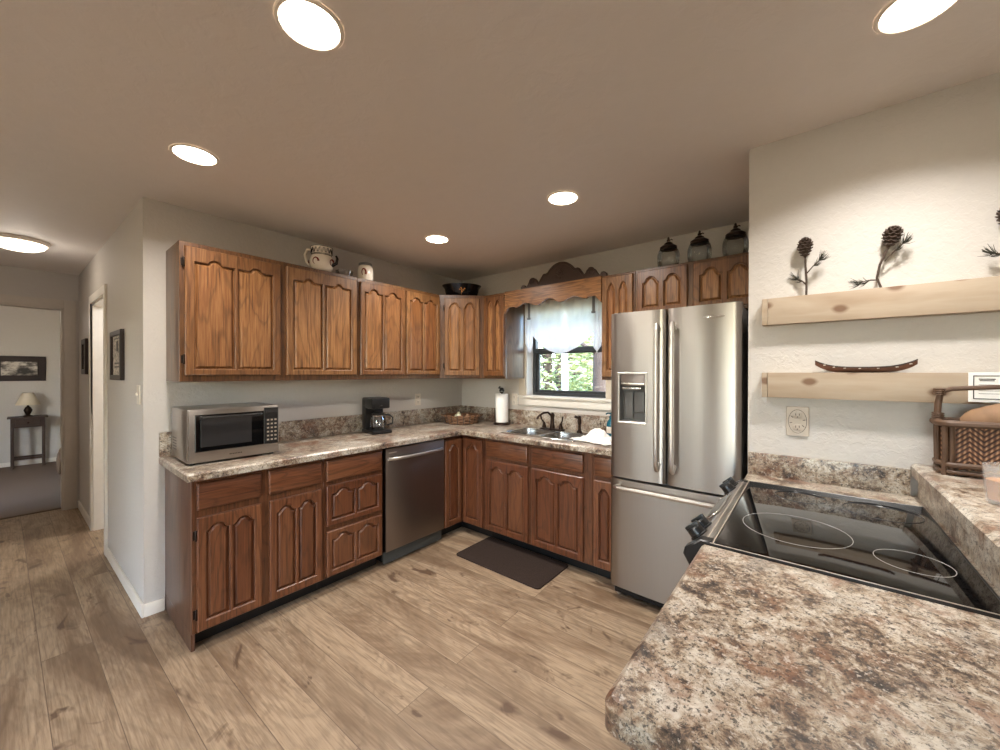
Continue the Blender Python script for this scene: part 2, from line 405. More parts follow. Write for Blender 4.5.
# ------------------------------------------------------------------ setting
H = 2.459; R = -.98; ZB = .98; HA = math.radians(1.5)
bm = B(-6.6, 6.2, -6.4, .12, -.12, 0); struct('floor', bm, 'floor', 'light brown oak plank floor running into the hall', 'floor')
bm = B(-6.6, 6.2, -6.4, .12, H, H + .15); struct('ceiling', bm, 'ceil', 'plain taupe ceiling with recessed lights', 'ceiling')
bm = B(-.12, 0, -2.62, .12, 0, H); box(bm, -.12, 0, -2.635, -2.62, 0, H); struct('wall_left', bm, 'wall', 'cream textured wall behind the microwave', 'wall')
WX0, WX1, WZ0, WZ1 = .88, 1.70, 1.215, 2.06
bm = B(0, WX0, 0, .17, 0, H); box(bm, WX1, 2.93, 0, .17, 0, H); box(bm, WX0, WX1, 0, .17, 0, WZ0); box(bm, WX0, WX1, 0, .17, WZ1, H)
struct('wall_back', bm, 'wall', 'cream textured wall around the kitchen window', 'wall')
bm = B(2.81, 2.93, R - .0, 0, 0, H); box(bm, 2.93, 6.2, R, R + .12, 0, H); struct('wall_right', bm, 'wall', 'bright textured wall carrying the floating shelves', 'wall')
# hall, in its own slightly turned frame
hl = (0, -2.635, 0); hr = (0, 0, HA)
DX0, DX1, DH = -2.02, -1.30, 2.05
bm = B(DX1, -.002, 0, .115, 0, H); box(bm, -3.0, DX0, 0, .115, 0, H); box(bm, DX0, DX1, 0, .115, DH, H)
struct('wall_hall', bm, 'wall', 'shaded hall wall with a small dark framed picture', 'wall', hl, hr)
EY0, EY1, EH = -1.02, -.105, 2.10     # opening in the end wall (local y)
bm = B(-3.12, -3.0, EY1, .115, 0, H); box(bm, -3.12, -3.0, -1.35, EY0, 0, H); box(bm, -3.12, -3.0, EY0, EY1, EH, H)
struct('wall_hall_end', bm, 'wall', 'end wall of the hall around the bedroom doorway', 'wall', hl, hr)
bm = B(-3.1, -.25, -1.35, -1.25, 0, H); struct('wall_hall_far', bm, 'wall', None, None, hl, hr)
bm = B(-.35, -.25, -6.4, -3.86, 0, H); struct('wall_dining_left', bm, 'wall')
# dining side behind the viewer: back wall with openings added for daylight and refrigerator streaks, right wall
bm = B(-.35, .25, -6.4, -6.28, 0, H); box(bm, .25, .6, -6.4, -6.28, 0, .1); box(bm, .25, .6, -6.4, -6.28, 2.2, H); box(bm, .5, .6, -6.4, -6.28, .1, 2.2); box(bm, 4.4, 6.2, -6.4, -6.28, 0, H); box(bm, .6, 4.4, -6.4, -6.28, 2.2, H); box(bm, .6, 4.4, -6.4, -6.28, 0, .1); box(bm, .6, 1.12, -6.4, -6.28, .1, 2.2); box(bm, 1.42, 2.7, -6.4, -6.28, .1, 2.2)
struct('wall_dining_back', bm, 'wall')
bm = B(6.08, 6.2, -6.4, R, 0, H)
struct('wall_dining_right', bm, 'wall')
# bedroom and bath beyond
bm = B(-6.47, -6.35, -6.4, .12, 0, H); struct('wall_bedroom', bm, 'wall', 'pale bedroom wall behind the side table', 'wall')
bm = B(-6.35, -3.13, -6.4, -5.4, 0, H); struct('wall_bedroom_left', bm, 'wall')
bm = B(-6.35, -3.13, -1.2, -1.1, 0, H); struct('wall_bedroom_right', bm, 'wall')
bm = B(-2.7, -.12, -1.0, -.9, 0, H); box(bm, -2.7, -2.6, -2.55, -1.0, 0, H); struct('wall_bath', bm, 'white')
bm = bmesh.new(); box(bm, -6.35, -3.075, -5.4, -1.2, .001, .012); o = struct('floor_bedroom', bm, 'carpet', 'grey bedroom carpet beyond the doorway', 'carpet')
# trim
def basebd(name, boxes, loc=None, rot=None, label=None):
    bm = bmesh.new()
    for b in boxes: box(bm, *b, 0, .075, b=.004)
    return struct(name, bm, 'white', label, 'baseboard' if label else None, loc, rot)
basebd('baseboard_left', [(0, .014, -2.635, -2.545)], None, None, 'white baseboard at the foot of the cream wall end')
basebd('baseboard_hall', [(DX1 + .07, .012, -.014, 0), (-3.0, DX0 - .07, -.014, 0)], hl, hr, 'white baseboard along the shaded hall wall')
basebd('baseboard_bedroom', [(-6.35, -6.335, -5.4, -1.2)], None, None, 'pale baseboard behind the bedroom side table')
bm = bmesh.new()
for x0, x1, z0, z1 in ((DX0 - .07, DX0, 0, DH + .07), (DX1, DX1 + .07, 0, DH + .07), (DX0, DX1, DH, DH + .07)): box(bm, x0, x1, -.016, 0, z0, z1, b=.003)
for x0, x1, z0, z1 in ((DX0, DX0 + .018, 0, DH), (DX1 - .018, DX1, 0, DH), (DX0, DX1, DH - .018, DH)): box(bm, x0, x1, 0, .115, z0, z1)
struct('trim_1', bm, 'white', 'white casing around the doorway in the hall wall', 'door trim', hl, hr)
bm = bmesh.new()
for y0, y1, z0, z1 in ((EY1, EY1 + .085, 0, EH + .08), (EY0 - .085, EY0, 0, EH + .08), (EY0, EY1, EH, EH + .08)): box(bm, -3.0, -2.984, y0, y1, z0, z1, b=.003)
for y0, y1, z0, z1 in ((EY1 - .018, EY1, 0, EH), (EY0, EY0 + .018, 0, EH), (EY0, EY1, EH - .018, EH)): box(bm, -3.12, -3.0, y0, y1, z0, z1)
struct('trim_2', bm, 'greige', 'beige casing around the bedroom doorway', 'door trim', hl, hr)
d = bpy.data.objects.new('door_1', None); COL.objects.link(d); d['kind'] = 'structure'; d.location = hl; d.rotation_euler = hr
d['label'] = 'white open door standing in the hall side doorway'; d['category'] = 'door'
bm = bmesh.new(); plate(bm, rect(.125, .82, .01, 2.02), [], 0, .035, .003, frame((DX0 - .02, 0, 0), (0, 1, 0), (0, 0, 1), (1, 0, 0)))
for v0, v1 in ((.2, .9), (1.05, 1.85)): loops(bm, rect(.22, .44, v0, v1), [(0, .035), (.01, .04), (.03, .042)], frame((DX0 - .02, 0, 0), (0, 1, 0), (0, 0, 1), (1, 0, 0)))
obj('door_leaf', bm, 'white', d)

# window
w1 = bpy.data.objects.new('window_1', None); COL.objects.link(w1); w1['kind'] = 'structure'; w1['label'] = 'dark framed kitchen window over the sink'; w1['category'] = 'window'
bm = bmesh.new(); mt = FRONT(.165)
plate(bm, rect(WX0, WX1, WZ0, WZ1), [rect(WX0 + .035, WX1 - .035, WZ0 + .03, 1.63), rect(WX0 + .035, WX1 - .035, 1.675, WZ1 - .03)], 0, .06, .004, mt)
obj('window_frame', bm, 'winframe', w1)
bm = bmesh.new(); plate(bm, rect(WX0 + .03, WX1 - .03, WZ0 + .028, 1.65), [rect(WX0 + .062, WX1 - .062, WZ0 + .055, 1.62)], .01, .035, .003, mt); obj('sash', bm, 'winframe', w1)
bm = B(WX0 + .05, WX1 - .05, .140, .144, WZ0 + .04, WZ1 - .04); obj('pane', bm, 'pane', w1, smooth=0)
bm = B(.80, .875, -.016, 0, 1.14, 2.08, b=.003); box(bm, 1.702, 1.775, -.016, 0, 1.14, 2.08, b=.003); box(bm, .875, 1.702, -.016, 0, 2.062, 2.12, b=.003)
obj('casing', bm, 'beige', w1)
bm = B(WX0 - .001, WX0 + .006, -.001, .104, WZ0 + .002, WZ1); box(bm, WX1 - .006, WX1 + .001, -.001, .104, WZ0 + .002, WZ1); obj('jamb', bm, 'white', w1)
bm = B(.80, 1.765, -.035, 0, 1.195, 1.218, b=.005); box(bm, .80, 1.765, -.018, 0, 1.125, 1.195, b=.003); box(bm, WX0 + .001, WX1 - .001, 0, .105, 1.205, 1.2165)
obj('window_sill', bm, 'white', w1)

# ------------------------------------------------------------------ cabinet fronts
def arch(x0, x1, z0, z1, half, rise, n=28):
    """panel opening outline with a cathedral top"""
    c = (x0 + x1) / 2; hw = min(half, (x1 - x0) / 2 - .002)
    pts = [(x0, z0), (x1, z0)]
    top = []
    for k in range(n + 1):
        t = -1 + 2 * k / n; a = abs(t)
        if a < .62: g = 1 - .42 * (a / .62) ** 2
        else: g = .58 * (1 - (a - .62) / .38) ** 2.2
        top.append((c + t * hw, z1 - rise + rise * g))
    if x1 - (c + hw) > .004: pts.append((x1, z1 - rise))
    else: top[-1] = (x1, z1 - rise); top[0] = (x0, z1 - rise)
    pts += top[::-1]
    if (c - hw) - x0 > .004: pts.append((x0, z1 - rise))
    return pts
def door(parent, name, x0, x1, z0, z1, y, n=2, half=.055, rise=.035, wood='oak', stile=.05, top=.052, bot=.06, mid=.034, hinge=None, th=.02):
    """framed door with arched raised panels, front facing -y at depth y"""
    w = x1 - x0; h = z1 - z0
    pw = (w - 2 * stile - (n - 1) * mid) / n
    ops = [arch(stile + k * (pw + mid), stile + k * (pw + mid) + pw, bot, h - top, half, rise) for k in range(n)]
    bm = bmesh.new(); plate(bm, rect(0, w, 0, h), ops, 0, th, .0045, FRONT(0))
    d = obj(name, bm, {'oak': 'oakf', 'oakb': 'oakbd'}[wood], parent, (x0, y, z0))
    for o in ops:
        bm = bmesh.new(); loops(bm, o, [(-.006, .002), (-.006, .004), (.0055, .004), (.0175, .0155)], FRONT(0), cap0=True)
        obj('panel', bm, wood, d)
    if hinge is not None:
        for zz in (.09, h - .09):
            bm = bmesh.new(); hx = -.004 if hinge == 'L' else w + .004
            lathe(bm, [(.004, -.028), (.0055, -.024), (.0055, .024), (.004, .028)], 10, (hx, -.012, zz)); box(bm, hx - (.012 if hinge == 'L' else 0), hx + (0 if hinge == 'L' else .012), -.004, .002, zz - .022, zz + .022)
            obj('hinge', bm, 'hinge', d)
    return d
def drawer(parent, x0, x1, z0, z1, y, wood='oakbh', th=.02, name='drawer'):
    bm = bmesh.new(); loops(bm, rect(0, x1 - x0, 0, z1 - z0), [(0, 0), (0, th - .007), (.003, th - .003), (.009, th)], FRONT(0), cap0=True)
    return obj(name, bm, wood, parent, (x0, y, z0))
def carcass(parent, w, d, z0, z1, wood='oakside', toe=0.0, fw='oak', openings=None, hollow=False, foot=False):
    """box plus a face frame, back on y=0, front on y=-d"""
    bm = bmesh.new()
    if hollow:
        box(bm, 0, .018, -d + .02, 0, z0 + toe, z1); box(bm, w - .018, w, -d + .02, 0, z0 + toe, z1); box(bm, .018, w - .018, -d + .02, 0, z0 + toe, z0 + toe + .018); box(bm, .018, w - .018, -.012, 0, z0 + toe + .018, z1)
    else: box(bm, 0, w, -d + .02, 0, z0 + toe, z1, b=.0015)
    if foot: box(bm, 0.0, .018, -d + .02, 0, z0, z0 + toe)
    obj('body', bm, wood, parent)
    bm = bmesh.new(); plate(bm, rect(0, w, z0 + toe, z1), openings or [], 0, .02, .002, FRONT(-d + .02)); obj('face_frame', bm, {'oak': 'oakff_shade', 'oakb': 'oakbf_shade'}[fw], parent)
    if toe:
        bm = B(.018 if foot else 0, w, -d + .085, -d + .10, z0, z0 + toe); obj('toe_kick', bm, 'black', parent)

# upper cabinets, left run (local x = world y, local -y = world +x)
UZ0, UZ1, UD = 1.382, 2.168, .315
U_ = PI / 2
A = thing('wall_cabinet', 'wide oak wall cabinet above the microwave, leftmost of the upper run', 'cabinet', (0, -2.532, 0), U_)
carcass(A, 1.075, UD, UZ0, UZ1)
door(A, 'door', .022, .518, 1.418, 2.14, -UD, half=.040, rise=.024, stile=.044, mid=.02, hinge='L', bot=.036, top=.058)
door(A, 'door', .555, 1.06, 1.418, 2.14, -UD, half=.040, rise=.024, stile=.044, mid=.02, bot=.036, top=.058)
Bc = thing('wall_cabinet', 'oak wall cabinet above the coffee maker, between the wide and corner cabinets', 'cabinet', (0, -1.455, 0), U_)
carcass(Bc, .84, UD, UZ0, UZ1)
door(Bc, 'door', .016, .429, 1.418, 2.14, -UD, half=.050, rise=.032, stile=.036, mid=.018, bot=.036, top=.045)
door(Bc, 'door', .45, .827, 1.418, 2.14, -UD, half=.050, rise=.032, stile=.036, mid=.018, bot=.036, top=.045)
Cc = thing('corner_wall_cabinet', 'diagonal oak corner wall cabinet under the black oval pot', 'cabinet', (.315, -.61, 0), PI / 4)
bm = bmesh.new(); inv = Matrix.Translation((.315, -.61, 0)) @ Matrix.Rotation(PI / 4, 4, 'Z')
pts = [inv.inverted() @ Vector((x, y, 0)) for x, y in ((.003, -.003), (.003, -.61), (.30, -.61), (.61, -.30), (.61, -.003))]
loops(bm, [(p.x, p.y) for p in pts], [(0, UZ0), (0, UZ1)], I4, cap0=True); obj('body', bm, 'oakside', Cc)
bm = bmesh.new(); plate(bm, rect(0, .417, UZ0, UZ1), [], 0, .012, .002, FRONT(.001)); obj('face_frame', bm, 'oakff_shade', Cc)
door(Cc, 'door', .045, .372, 1.41, 2.135, -.012, half=.053, rise=.048, hinge='L', stile=.04, bot=.045, top=.042)
Dc = thing('wall_cabinet', 'narrow oak wall cabinet between the corner cabinet and the window', 'cabinet', (.612, 0, 0), 0)
carcass(Dc, .257, UD, UZ0, UZ1)
door(Dc, 'door', .006, .25, 1.405, 2.145, -UD, half=.05, rise=.05, stile=.04, mid=.03, bot=.045, top=.04)
Ec = thing('wall_cabinet', 'tall narrow oak wall cabinet between the window and the refrigerator', 'cabinet', (1.80, 0, 0), 0)
carcass(Ec, .25, UD, UZ0, UZ1)
door(Ec, 'door', .006, .238, 1.405, 2.15, -UD, half=.05, rise=.05, stile=.04, mid=.03, bot=.05, top=.05)
Fc = thing('wall_cabinet', 'short oak wall cabinet above the refrigerator, under the glass jars', 'cabinet', (2.052, 0, 0), 0)
carcass(Fc, .755, UD, 1.83, UZ1)
door(Fc, 'door', .019, .347, 1.85, 2.15, -UD, half=.052, rise=.042, stile=.04, mid=.034, bot=.045, top=.045)
door(Fc, 'door', .382, .742, 1.85, 2.15, -UD, half=.052, rise=.042, stile=.04, mid=.034, bot=.045, top=.045)
# window valance board
V = thing('window_valance', 'scalloped oak valance board above the kitchen window curtain', 'valance', (.8705, 0, 0))
L = .929; prof = []
for k in range(61):
    t = k / 60; a = abs(t - .5) * 2
    z = 2.028 + .016 * math.cos(t * 4 * 2 * PI) * (1 if .12 < t < .88 else .3)
    if a > .86: z = 2.005 + (.02 if a < .93 else -.012 * (a - .93) / .07 * 3)
    if abs(t - .5) < .1: z += .012 * math.cos((t - .5) / .1 * PI / 2)
    prof.append((t * L, z))
bm = bmesh.new(); plate(bm, prof + [(L, UZ1), (0, UZ1)], [], 0, .02, .002, FRONT(-UD)); obj('scalloped_board', bm, 'oakh', V)
bm = B(0, L, -UD, 0, UZ1 - .018, UZ1); obj('top_board', bm, 'oakh', V)

# base cabinets
BZ = .888; BD = .592; TK = .095
def base(name, label, loc, rz, w, **k):
    t = thing(name, label, 'cabinet', loc, rz); carcass(t, w, BD, 0, BZ, 'oakbside', TK, 'oakb', **k); return t
b1 = base('base_cabinet', 'oak base cabinet under the microwave with two drawers over two doors', (0, -2.54, 0), U_, .6775, foot=True)
drawer(b1, .02, .315, .728, .866, -BD); drawer(b1, .354, .662, .728, .866, -BD)
door(b1, 'door', .02, .317, .105, .69, -BD, half=.047, rise=.034, wood='oakb', stile=.038, mid=.018, bot=.05, top=.045, hinge='L')
door(b1, 'door', .358, .662, .105, .69, -BD, half=.047, rise=.034, wood='oakb', stile=.038, mid=.018, bot=.05, top=.045)
b2 = base('base_cabinet', 'oak three drawer base cabinet beside the dishwasher', (0, -1.8615, 0), U_, .441)
drawer(b2, .016, .425, .728, .866, -BD)
for z0, z1 in ((.436, .70), (.108, .402)): door(b2, 'drawer', .016, .425, z0, z1, -BD, half=.058, rise=.030, wood='oakb', stile=.034, mid=.022, bot=.036, top=.03)
dw = thing('dishwasher', 'dark stainless dishwasher in the left cabinet run', 'dishwasher', (0, -1.412, 0), U_)
bm = B(0, .588, -.57, -.02, .03, .875, b=.002); obj('tub_body', bm, 'black', dw)
bm = B(.006, .582, -.612, -.572, .108, .872, b=.006); obj('door', bm, 'dsteel', dw)
bm = bmesh.new(); pts = [(.03 + .53 * k / 12, -.612 - .035 * math.sin(PI * k / 12) ** .5 - .002, .795) for k in range(13)]
tube(bm, pts, .012, 10); obj('handle', bm, 'hsteel', dw)
bm = B(.006, .582, -.582, -.57, .012, .104, b=.004); obj('kick_plate', bm, 'kick', dw)
bm = B(.03, .10, -.6135, -.6118, .835, .845); obj('badge', bm, 'plate_m', dw)
b3 = thing('corner_base_cabinet', 'oak corner base cabinet with two narrow folding doors meeting at a right angle', 'cabinet', (0, 0, 0))
bm = B(.003, BD - .02, -.822, -.003, TK, BZ, b=.001); box(bm, BD - .02, .866, -BD + .02, -.003, TK, BZ); obj('body', bm, 'oakside', b3)
bm = B(BD - .02, BD, -.822, -BD, TK, BZ); box(bm, BD - .02, .866, -BD, -BD + .02, TK, BZ); obj('face_frame', bm, 'oakbf_shade', b3)
bm = B(BD - .10, BD - .085, -.822, -BD + .085, 0, TK); box(bm, BD - .10, .866, -BD + .085, -BD + .10, 0, TK); obj('toe_kick', bm, 'black', b3)
dd = door(b3, 'door', 0, .195, .105, .855, 0, n=1, half=.06, rise=.045, wood='oakb', stile=.042, bot=.05, top=.04); dd.location = (BD, -.811, .105); dd.rotation_euler = (0, 0, U_)
dd = door(b3, 'door', 0, .23, .105, .855, 0, n=1, half=.06, rise=.045, wood='oakb', stile=.042, bot=.05, top=.04); dd.location = (BD + .022, -BD, .105)
b4 = base('base_cabinet', 'oak sink base cabinet behind the dark floor mat', (.8675, 0, 0), 0, .99, hollow=True)
drawer(b4, .022, .45, .728, .862, -BD); drawer(b4, .49, .925, .728, .862, -BD)
door(b4, 'door', .022, .455, .105, .70, -BD, half=.060, rise=.034, wood='oakb', stile=.042, mid=.026, bot=.05, top=.045)
door(b4, 'door', .49, .928, .105, .70, -BD, half=.060, rise=.034, wood='oakb', stile=.042, mid=.026, bot=.05, top=.045)
b5 = base('base_cabinet', 'narrow oak base cabinet tucked beside the refrigerator', (1.859, 0, 0), 0, .172)
drawer(b5, .018, .165, .728, .862, -BD); door(b5, 'door', .018, .165, .105, .70, -BD, n=1, half=.05, rise=.036, wood='oakb', stile=.035, bot=.055, top=.05)

# L-shaped countertop with backsplash and sink opening
ct = thing('countertop', 'L-shaped mottled stone countertop running under the window', 'countertop')
SX0, SX1, SY0, SY1 = .985, 1.69, -.545, -.115
bm = bmesh.new()
plate(bm, [(.003, -2.568), (.645, -2.568), (.645, -.645), (2.03, -.645), (2.03, -.003), (.003, -.003)], [rect(SX0 + .012, SX1 - .012, SY0 + .012, SY1 - .012)], .8895, .93, .009, I4)
obj('slab', bm, 'granite', ct)
bm = B(.002, .022, -2.568, -.022, .93, 1.075, b=.003); box(bm, .002, 2.03, -.022, -.002, .93, 1.075, b=.003); obj('backsplash', bm, 'granite', ct)

# sink
sk = thing('sink', 'double bowl stainless sink set in the counter under the window', 'sink', (0, 0, 0))
SM = SX0 + .355
bowls = [rrect(SX0 + .03, SM - .012, SY0 + .028, SY1 - .075, .05), rrect(SM + .012, SX1 - .03, SY0 + .028, SY1 - .075, .05)]
bm = bmesh.new(); plate(bm, rrect(SX0, SX1, SY0, SY1, .04), bowls, .9302, .936, .002, I4); obj('rim', bm, 'sink', sk)
for bo in bowls:
    bm = bmesh.new(); loops(bm, bo, [(-.002, .934), (0, .925), (.006, .80), (.02, .765), (.05, .757)], I4); o = obj('bowl', bm, 'sink', sk)
    cx = sum(q[0] for q in bo) / len(bo); cy = sum(q[1] for q in bo) / len(bo)
    bm = bmesh.new(); lathe(bm, [(.042, .757), (.042, .760), (.03, .7605), (.028, .7585)], 20, (cx, cy, 0)); obj('drain', bm, 'chrome', o)
fa = thing('faucet', 'dark bronze faucet with slanted spout behind the sink', 'faucet', (1.265, -.15, .936))
bm = B(-.11, .11, -.03, .03, 0, .012, b=.005); obj('deck_plate', bm, 'bronze', fa)
bm = bmesh.new(); lathe(bm, [(.026, .012), (.022, .03), (.017, .06), (.017, .11), (.022, .125), (.018, .14), (.004, .15)], 16)
tube(bm, [(0, 0, .115), (-.015, -.05, .155), (-.04, -.09, .150), (-.06, -.13, .125), (-.065, -.145, .10)], [.011, .009, .009, .009, .011], 10); obj('spout', bm, 'bronze', fa)
for sx in (-1, 1):
    bm = bmesh.new(); lathe(bm, [(.02, .012), (.018, .03), (.012, .045), (.014, .055), (.004, .062)], 14, (sx * .085, 0, 0)); tube(bm, [(sx * .085, 0, .055), (sx * .105, -.01, .085), (sx * .112, -.015, .12)], [.007, .006, .008], 8); obj('lever_handle', bm, 'bronze', fa)
sp = thing('side_sprayer', 'dark bronze side sprayer standing right of the faucet', 'sprayer', (1.53, -.155, .936))
bm = bmesh.new(); lathe(bm, [(.024, 0), (.022, .012), (.013, .02), (.011, .06)], 14); obj('base', bm, 'bronze', sp)
bm = bmesh.new(); lathe(bm, [(.010, .06), (.015, .075), (.017, .10), (.013, .125), (.016, .135), (.006, .142)], 14); tube(bm, [(0, 0, .12), (-.025, -.03, .135)], [.010, .013], 10); obj('spray_head', bm, 'bronze', sp)

# ------------------------------------------------------------------ refrigerator
fr = thing('refrigerator', 'stainless french door refrigerator with dispenser in the left door', 'refrigerator', (2.038, 0, 0))
FW = .714
bm = B(.004, FW - .004, -.655, -.04, .03, 1.795, b=.004); obj('body', bm, 'grey', fr)
def fdoor(name, x0, x1, z0, z1, holes=[]):
    bm = bmesh.new(); n = 12; y0 = -.66
    # gently crowned door front
    if holes:
        hx0, hx1, hz0, hz1 = holes
    xs = [x0, x0 + .004, x0 + .012] + [x0 + .012 + (x1 - x0 - .024) * k / n for k in range(1, n)] + [x1 - .012, x1 - .004, x1]
    ys = []
    for x in xs:
        t = (x - x0) / (x1 - x0); c = -.050 - .012 * (1 - (2 * t - 1) ** 2)
        e = min(x - x0, x1 - x); c += .010 * max(0, 1 - e / .012) ** 2; ys.append(y0 + c)
    if holes: xs, ys = zip(*sorted([(x, y) for x, y in zip(xs, ys) if not (hx0 - .012 < x < hx0 + .012 or hx1 - .012 < x < hx1 + .012)] + [(hx0, y0 - .058), (hx1, y0 - .060)]))
    zs = [z0, z1] if not holes else [z0, hz0, hz1, z1]
    g = [[bm.verts.new((x, y, z)) for x, y in zip(xs, ys)] for z in zs]
    gb = [[bm.verts.new((x, y0, z)) for x in xs] for z in (z0, z1)]
    for j in range(len(zs) - 1):
        for i in range(len(xs) - 1):
            if holes and j == 1 and hx0 - 1e-6 <= xs[i] and xs[i + 1] <= hx1 + 1e-6: continue
            bm.faces.new((g[j][i], g[j][i + 1], g[j + 1][i + 1], g[j + 1][i]))
    for i in range(len(xs) - 1):
        bm.faces.new((gb[0][i], gb[0][i + 1], g[0][i + 1], g[0][i])); bm.faces.new((g[-1][i], g[-1][i + 1], gb[1][i + 1], gb[1][i])); bm.faces.new((gb[0][i], gb[1][i], gb[1][i + 1], gb[0][i + 1]))
    for i in (0, -1):
        bm.faces.new([gb[0][i]] + [r[i] for r in g] + [gb[1][i]])
    return obj(name, bm, 'steel', fr)
DX = (.058, .224, 1.13, 1.432)
ld = fdoor('left_door', 0, .334, .782, 1.81, DX); rd = fdoor('right_door', .344, FW, .782, 1.81); fz = fdoor('freezer_drawer', 0, FW, .085, .768)
for dpar, x in ((ld, .296), (rd, .382)):
    bm = bmesh.new()
    tube(bm, [(x, -.715, .90), (x, -.752, .87), (x, -.762, .90)] + [(x, -.765, .90 + .78 * k / 8) for k in range(1, 8)] + [(x, -.762, 1.69), (x, -.752, 1.715), (x, -.715, 1.69)], .0125, 10, flat=1.3); obj('handle', bm, 'hsteel', dpar)
bm = bmesh.new(); tube(bm, [(.06, -.71, .725), (.045, -.75, .725), (.07, -.768, .727)] + [(.07 + .56 * k / 10, -.772, .727) for k in range(1, 10)] + [(.63, -.768, .727), (.655, -.75, .725), (.64, -.71, .725)], .0125, 10); obj('handle', bm, 'hsteel', fz)
bm = bmesh.new(); x0, x1, z0, z1 = DX; plate(bm, rect(x0 - .008, x1 + .008, z0 - .008, z1 + .008), [rect(x0 + .004, x1 - .004, z0 + .004, z1 - .004)], .655, .7235, .003, FRONT(0)); obj('dispenser_bezel', bm, 'hsteel', ld)
bm = B(x0, x1, -.665, -.655, z0, z1); box(bm, x0, x0 + .006, -.717, -.66, z0, z1); box(bm, x1 - .006, x1, -.717, -.66, z0, z1); box(bm, x0, x1, -.717, -.66, z0, z0 + .012); obj('dispenser_recess', bm, 'grey', ld)
bm = B(x0 + .006, x1 - .006, -.712, -.66, z1 - .075, z1 - .004, b=.003); obj('control_panel', bm, 'dsteel', ld)
bm = B(x0 + .02, x1 - .03, -.722, -.70, z1 - .098, z1 - .084, b=.003); box(bm, x0 + .012, x1 - .012, -.714, -.70, z1 - .066, z1 - .058); obj('ice_lever', bm, 'chrome', ld)
bm = B(x0 + .025, x0 + .075, -.685, -.664, z0 + .02, z1 - .11, b=.006); box(bm, x0 + .088, x1 - .02, -.69, -.664, z0 + .06, z1 - .11, b=.006); obj('paddle', bm, 'grey', ld)
bm = B(.01, FW - .01, -.66, -.60, .02, .08, b=.004)
for k in range(3): box(bm, .03, FW - .03, -.664, -.66, .032 + k * .014, .038 + k * .014)
obj('base_grille', bm, 'black', fr)
for x in (.03, FW - .03):
    bm = bmesh.new(); lathe(bm, [(.02, -.012), (.022, -.008), (.022, .008), (.02, .012)], 14, mt=Matrix.Translation((x, -.635, .022)) @ Matrix.Rotation(PI / 2, 4, 'Y')); obj('foot_roller', bm, 'plate_m', fr)
for x in (.01, FW - .09):
    bm = B(x, x + .08, -.69, -.58, 1.796, 1.818, b=.006); obj('hinge_cover', bm, 'grey', fr)
bm = bmesh.new(); tube(bm, [(.585 + .052 * math.cos(a), -.722, 1.742 + .007 * math.sin(a)) for a in [2 * PI * k / 24 for k in range(24)]], .0012, 6, closed=True)
tube(bm, [(.545 + .08 * k / 24, -.722, 1.742 + .003 * math.sin(k * 1.7)) for k in range(25)], .0012, 6); obj('emblem', bm, 'chrome', rd)

# ------------------------------------------------------------------ peninsula: counter, range, bar
PX0, PX1, PY0 = 2.809, 3.358, -2.563
RY0, RY1 = -1.922, -1.165
pc = thing('peninsula_cabinet', 'oak cabinet under the near end of the peninsula counter', 'cabinet', (PX1, -1.93, 0), -U_)
carcass(pc, .585, .515, 0, ZB - .042, 'oakbside', TK, 'oakb')
drawer(pc, .02, .565, .775, .905, -.515); door(pc, 'door', .02, .288, .105, .745, -.515, wood='oakb', half=.05, rise=.036, stile=.045); door(pc, 'door', .298, .565, .105, .745, -.515, wood='oakb', half=.05, rise=.036, stile=.045)
pn = thing('peninsula_counter', 'mottled stone peninsula counter in the right foreground', 'countertop')
bm = bmesh.new(); r = .02
cor = [(PX0 + r - r * math.cos(PI / 2 * k / 6), PY0 + r - r * math.sin(PI / 2 * k / 6)) for k in range(7)]
plate(bm, [(PX0, RY0 - .003)] + cor + [(PX1, PY0), (PX1, RY0 - .003)], [], ZB - .042, ZB, .009, I4); obj('slab', bm, 'granite', pn)
pw_ = thing('counter_strip', 'narrow stone counter strip with backsplash between the cooktop and the bright wall', 'countertop')
bm = bmesh.new(); plate(bm, rect(PX0, PX1, RY1 + .003, R - .004), [], ZB - .042, ZB, .006, I4); obj('slab', bm, 'granite', pw_)
bm = B(PX0 + .005, 3.323, R - .022, R - .002, ZB, 1.078, b=.003); obj('backsplash', bm, 'granite', pw_)
bm = B(PX0 + .02, PX1, RY1 + .004, R - .002, 0, ZB - .043); struct('wall_filler', bm, 'oakside', 'oak filler panel between the range and the wall', 'panel')
kw = B(PX1 + .002, 3.50, PY0 + .02, R - .002, 0, 1.055); struct('wall_bar', kw, 'wall', 'low wall carrying the raised bar', 'wall')
bar = thing('raised_bar', 'raised stone bar top behind the cooktop holding the wicker basket', 'bar counter')
bm = bmesh.new(); plate(bm, rect(3.325, 3.76, PY0, R - .004), [], 1.058, 1.10, .009, I4); obj('bar_top', bm, 'granite', bar)
bm = B(3.341, PX1 + .0015, PY0 + .01, R - .024, ZB + .001, 1.058); obj('riser', bm, 'laminate_riser', bar)
bm = B(3.335, PX1, RY0, RY1, ZB - .04, ZB, b=.002); obj('filler_strip', bm, 'granite', bar)

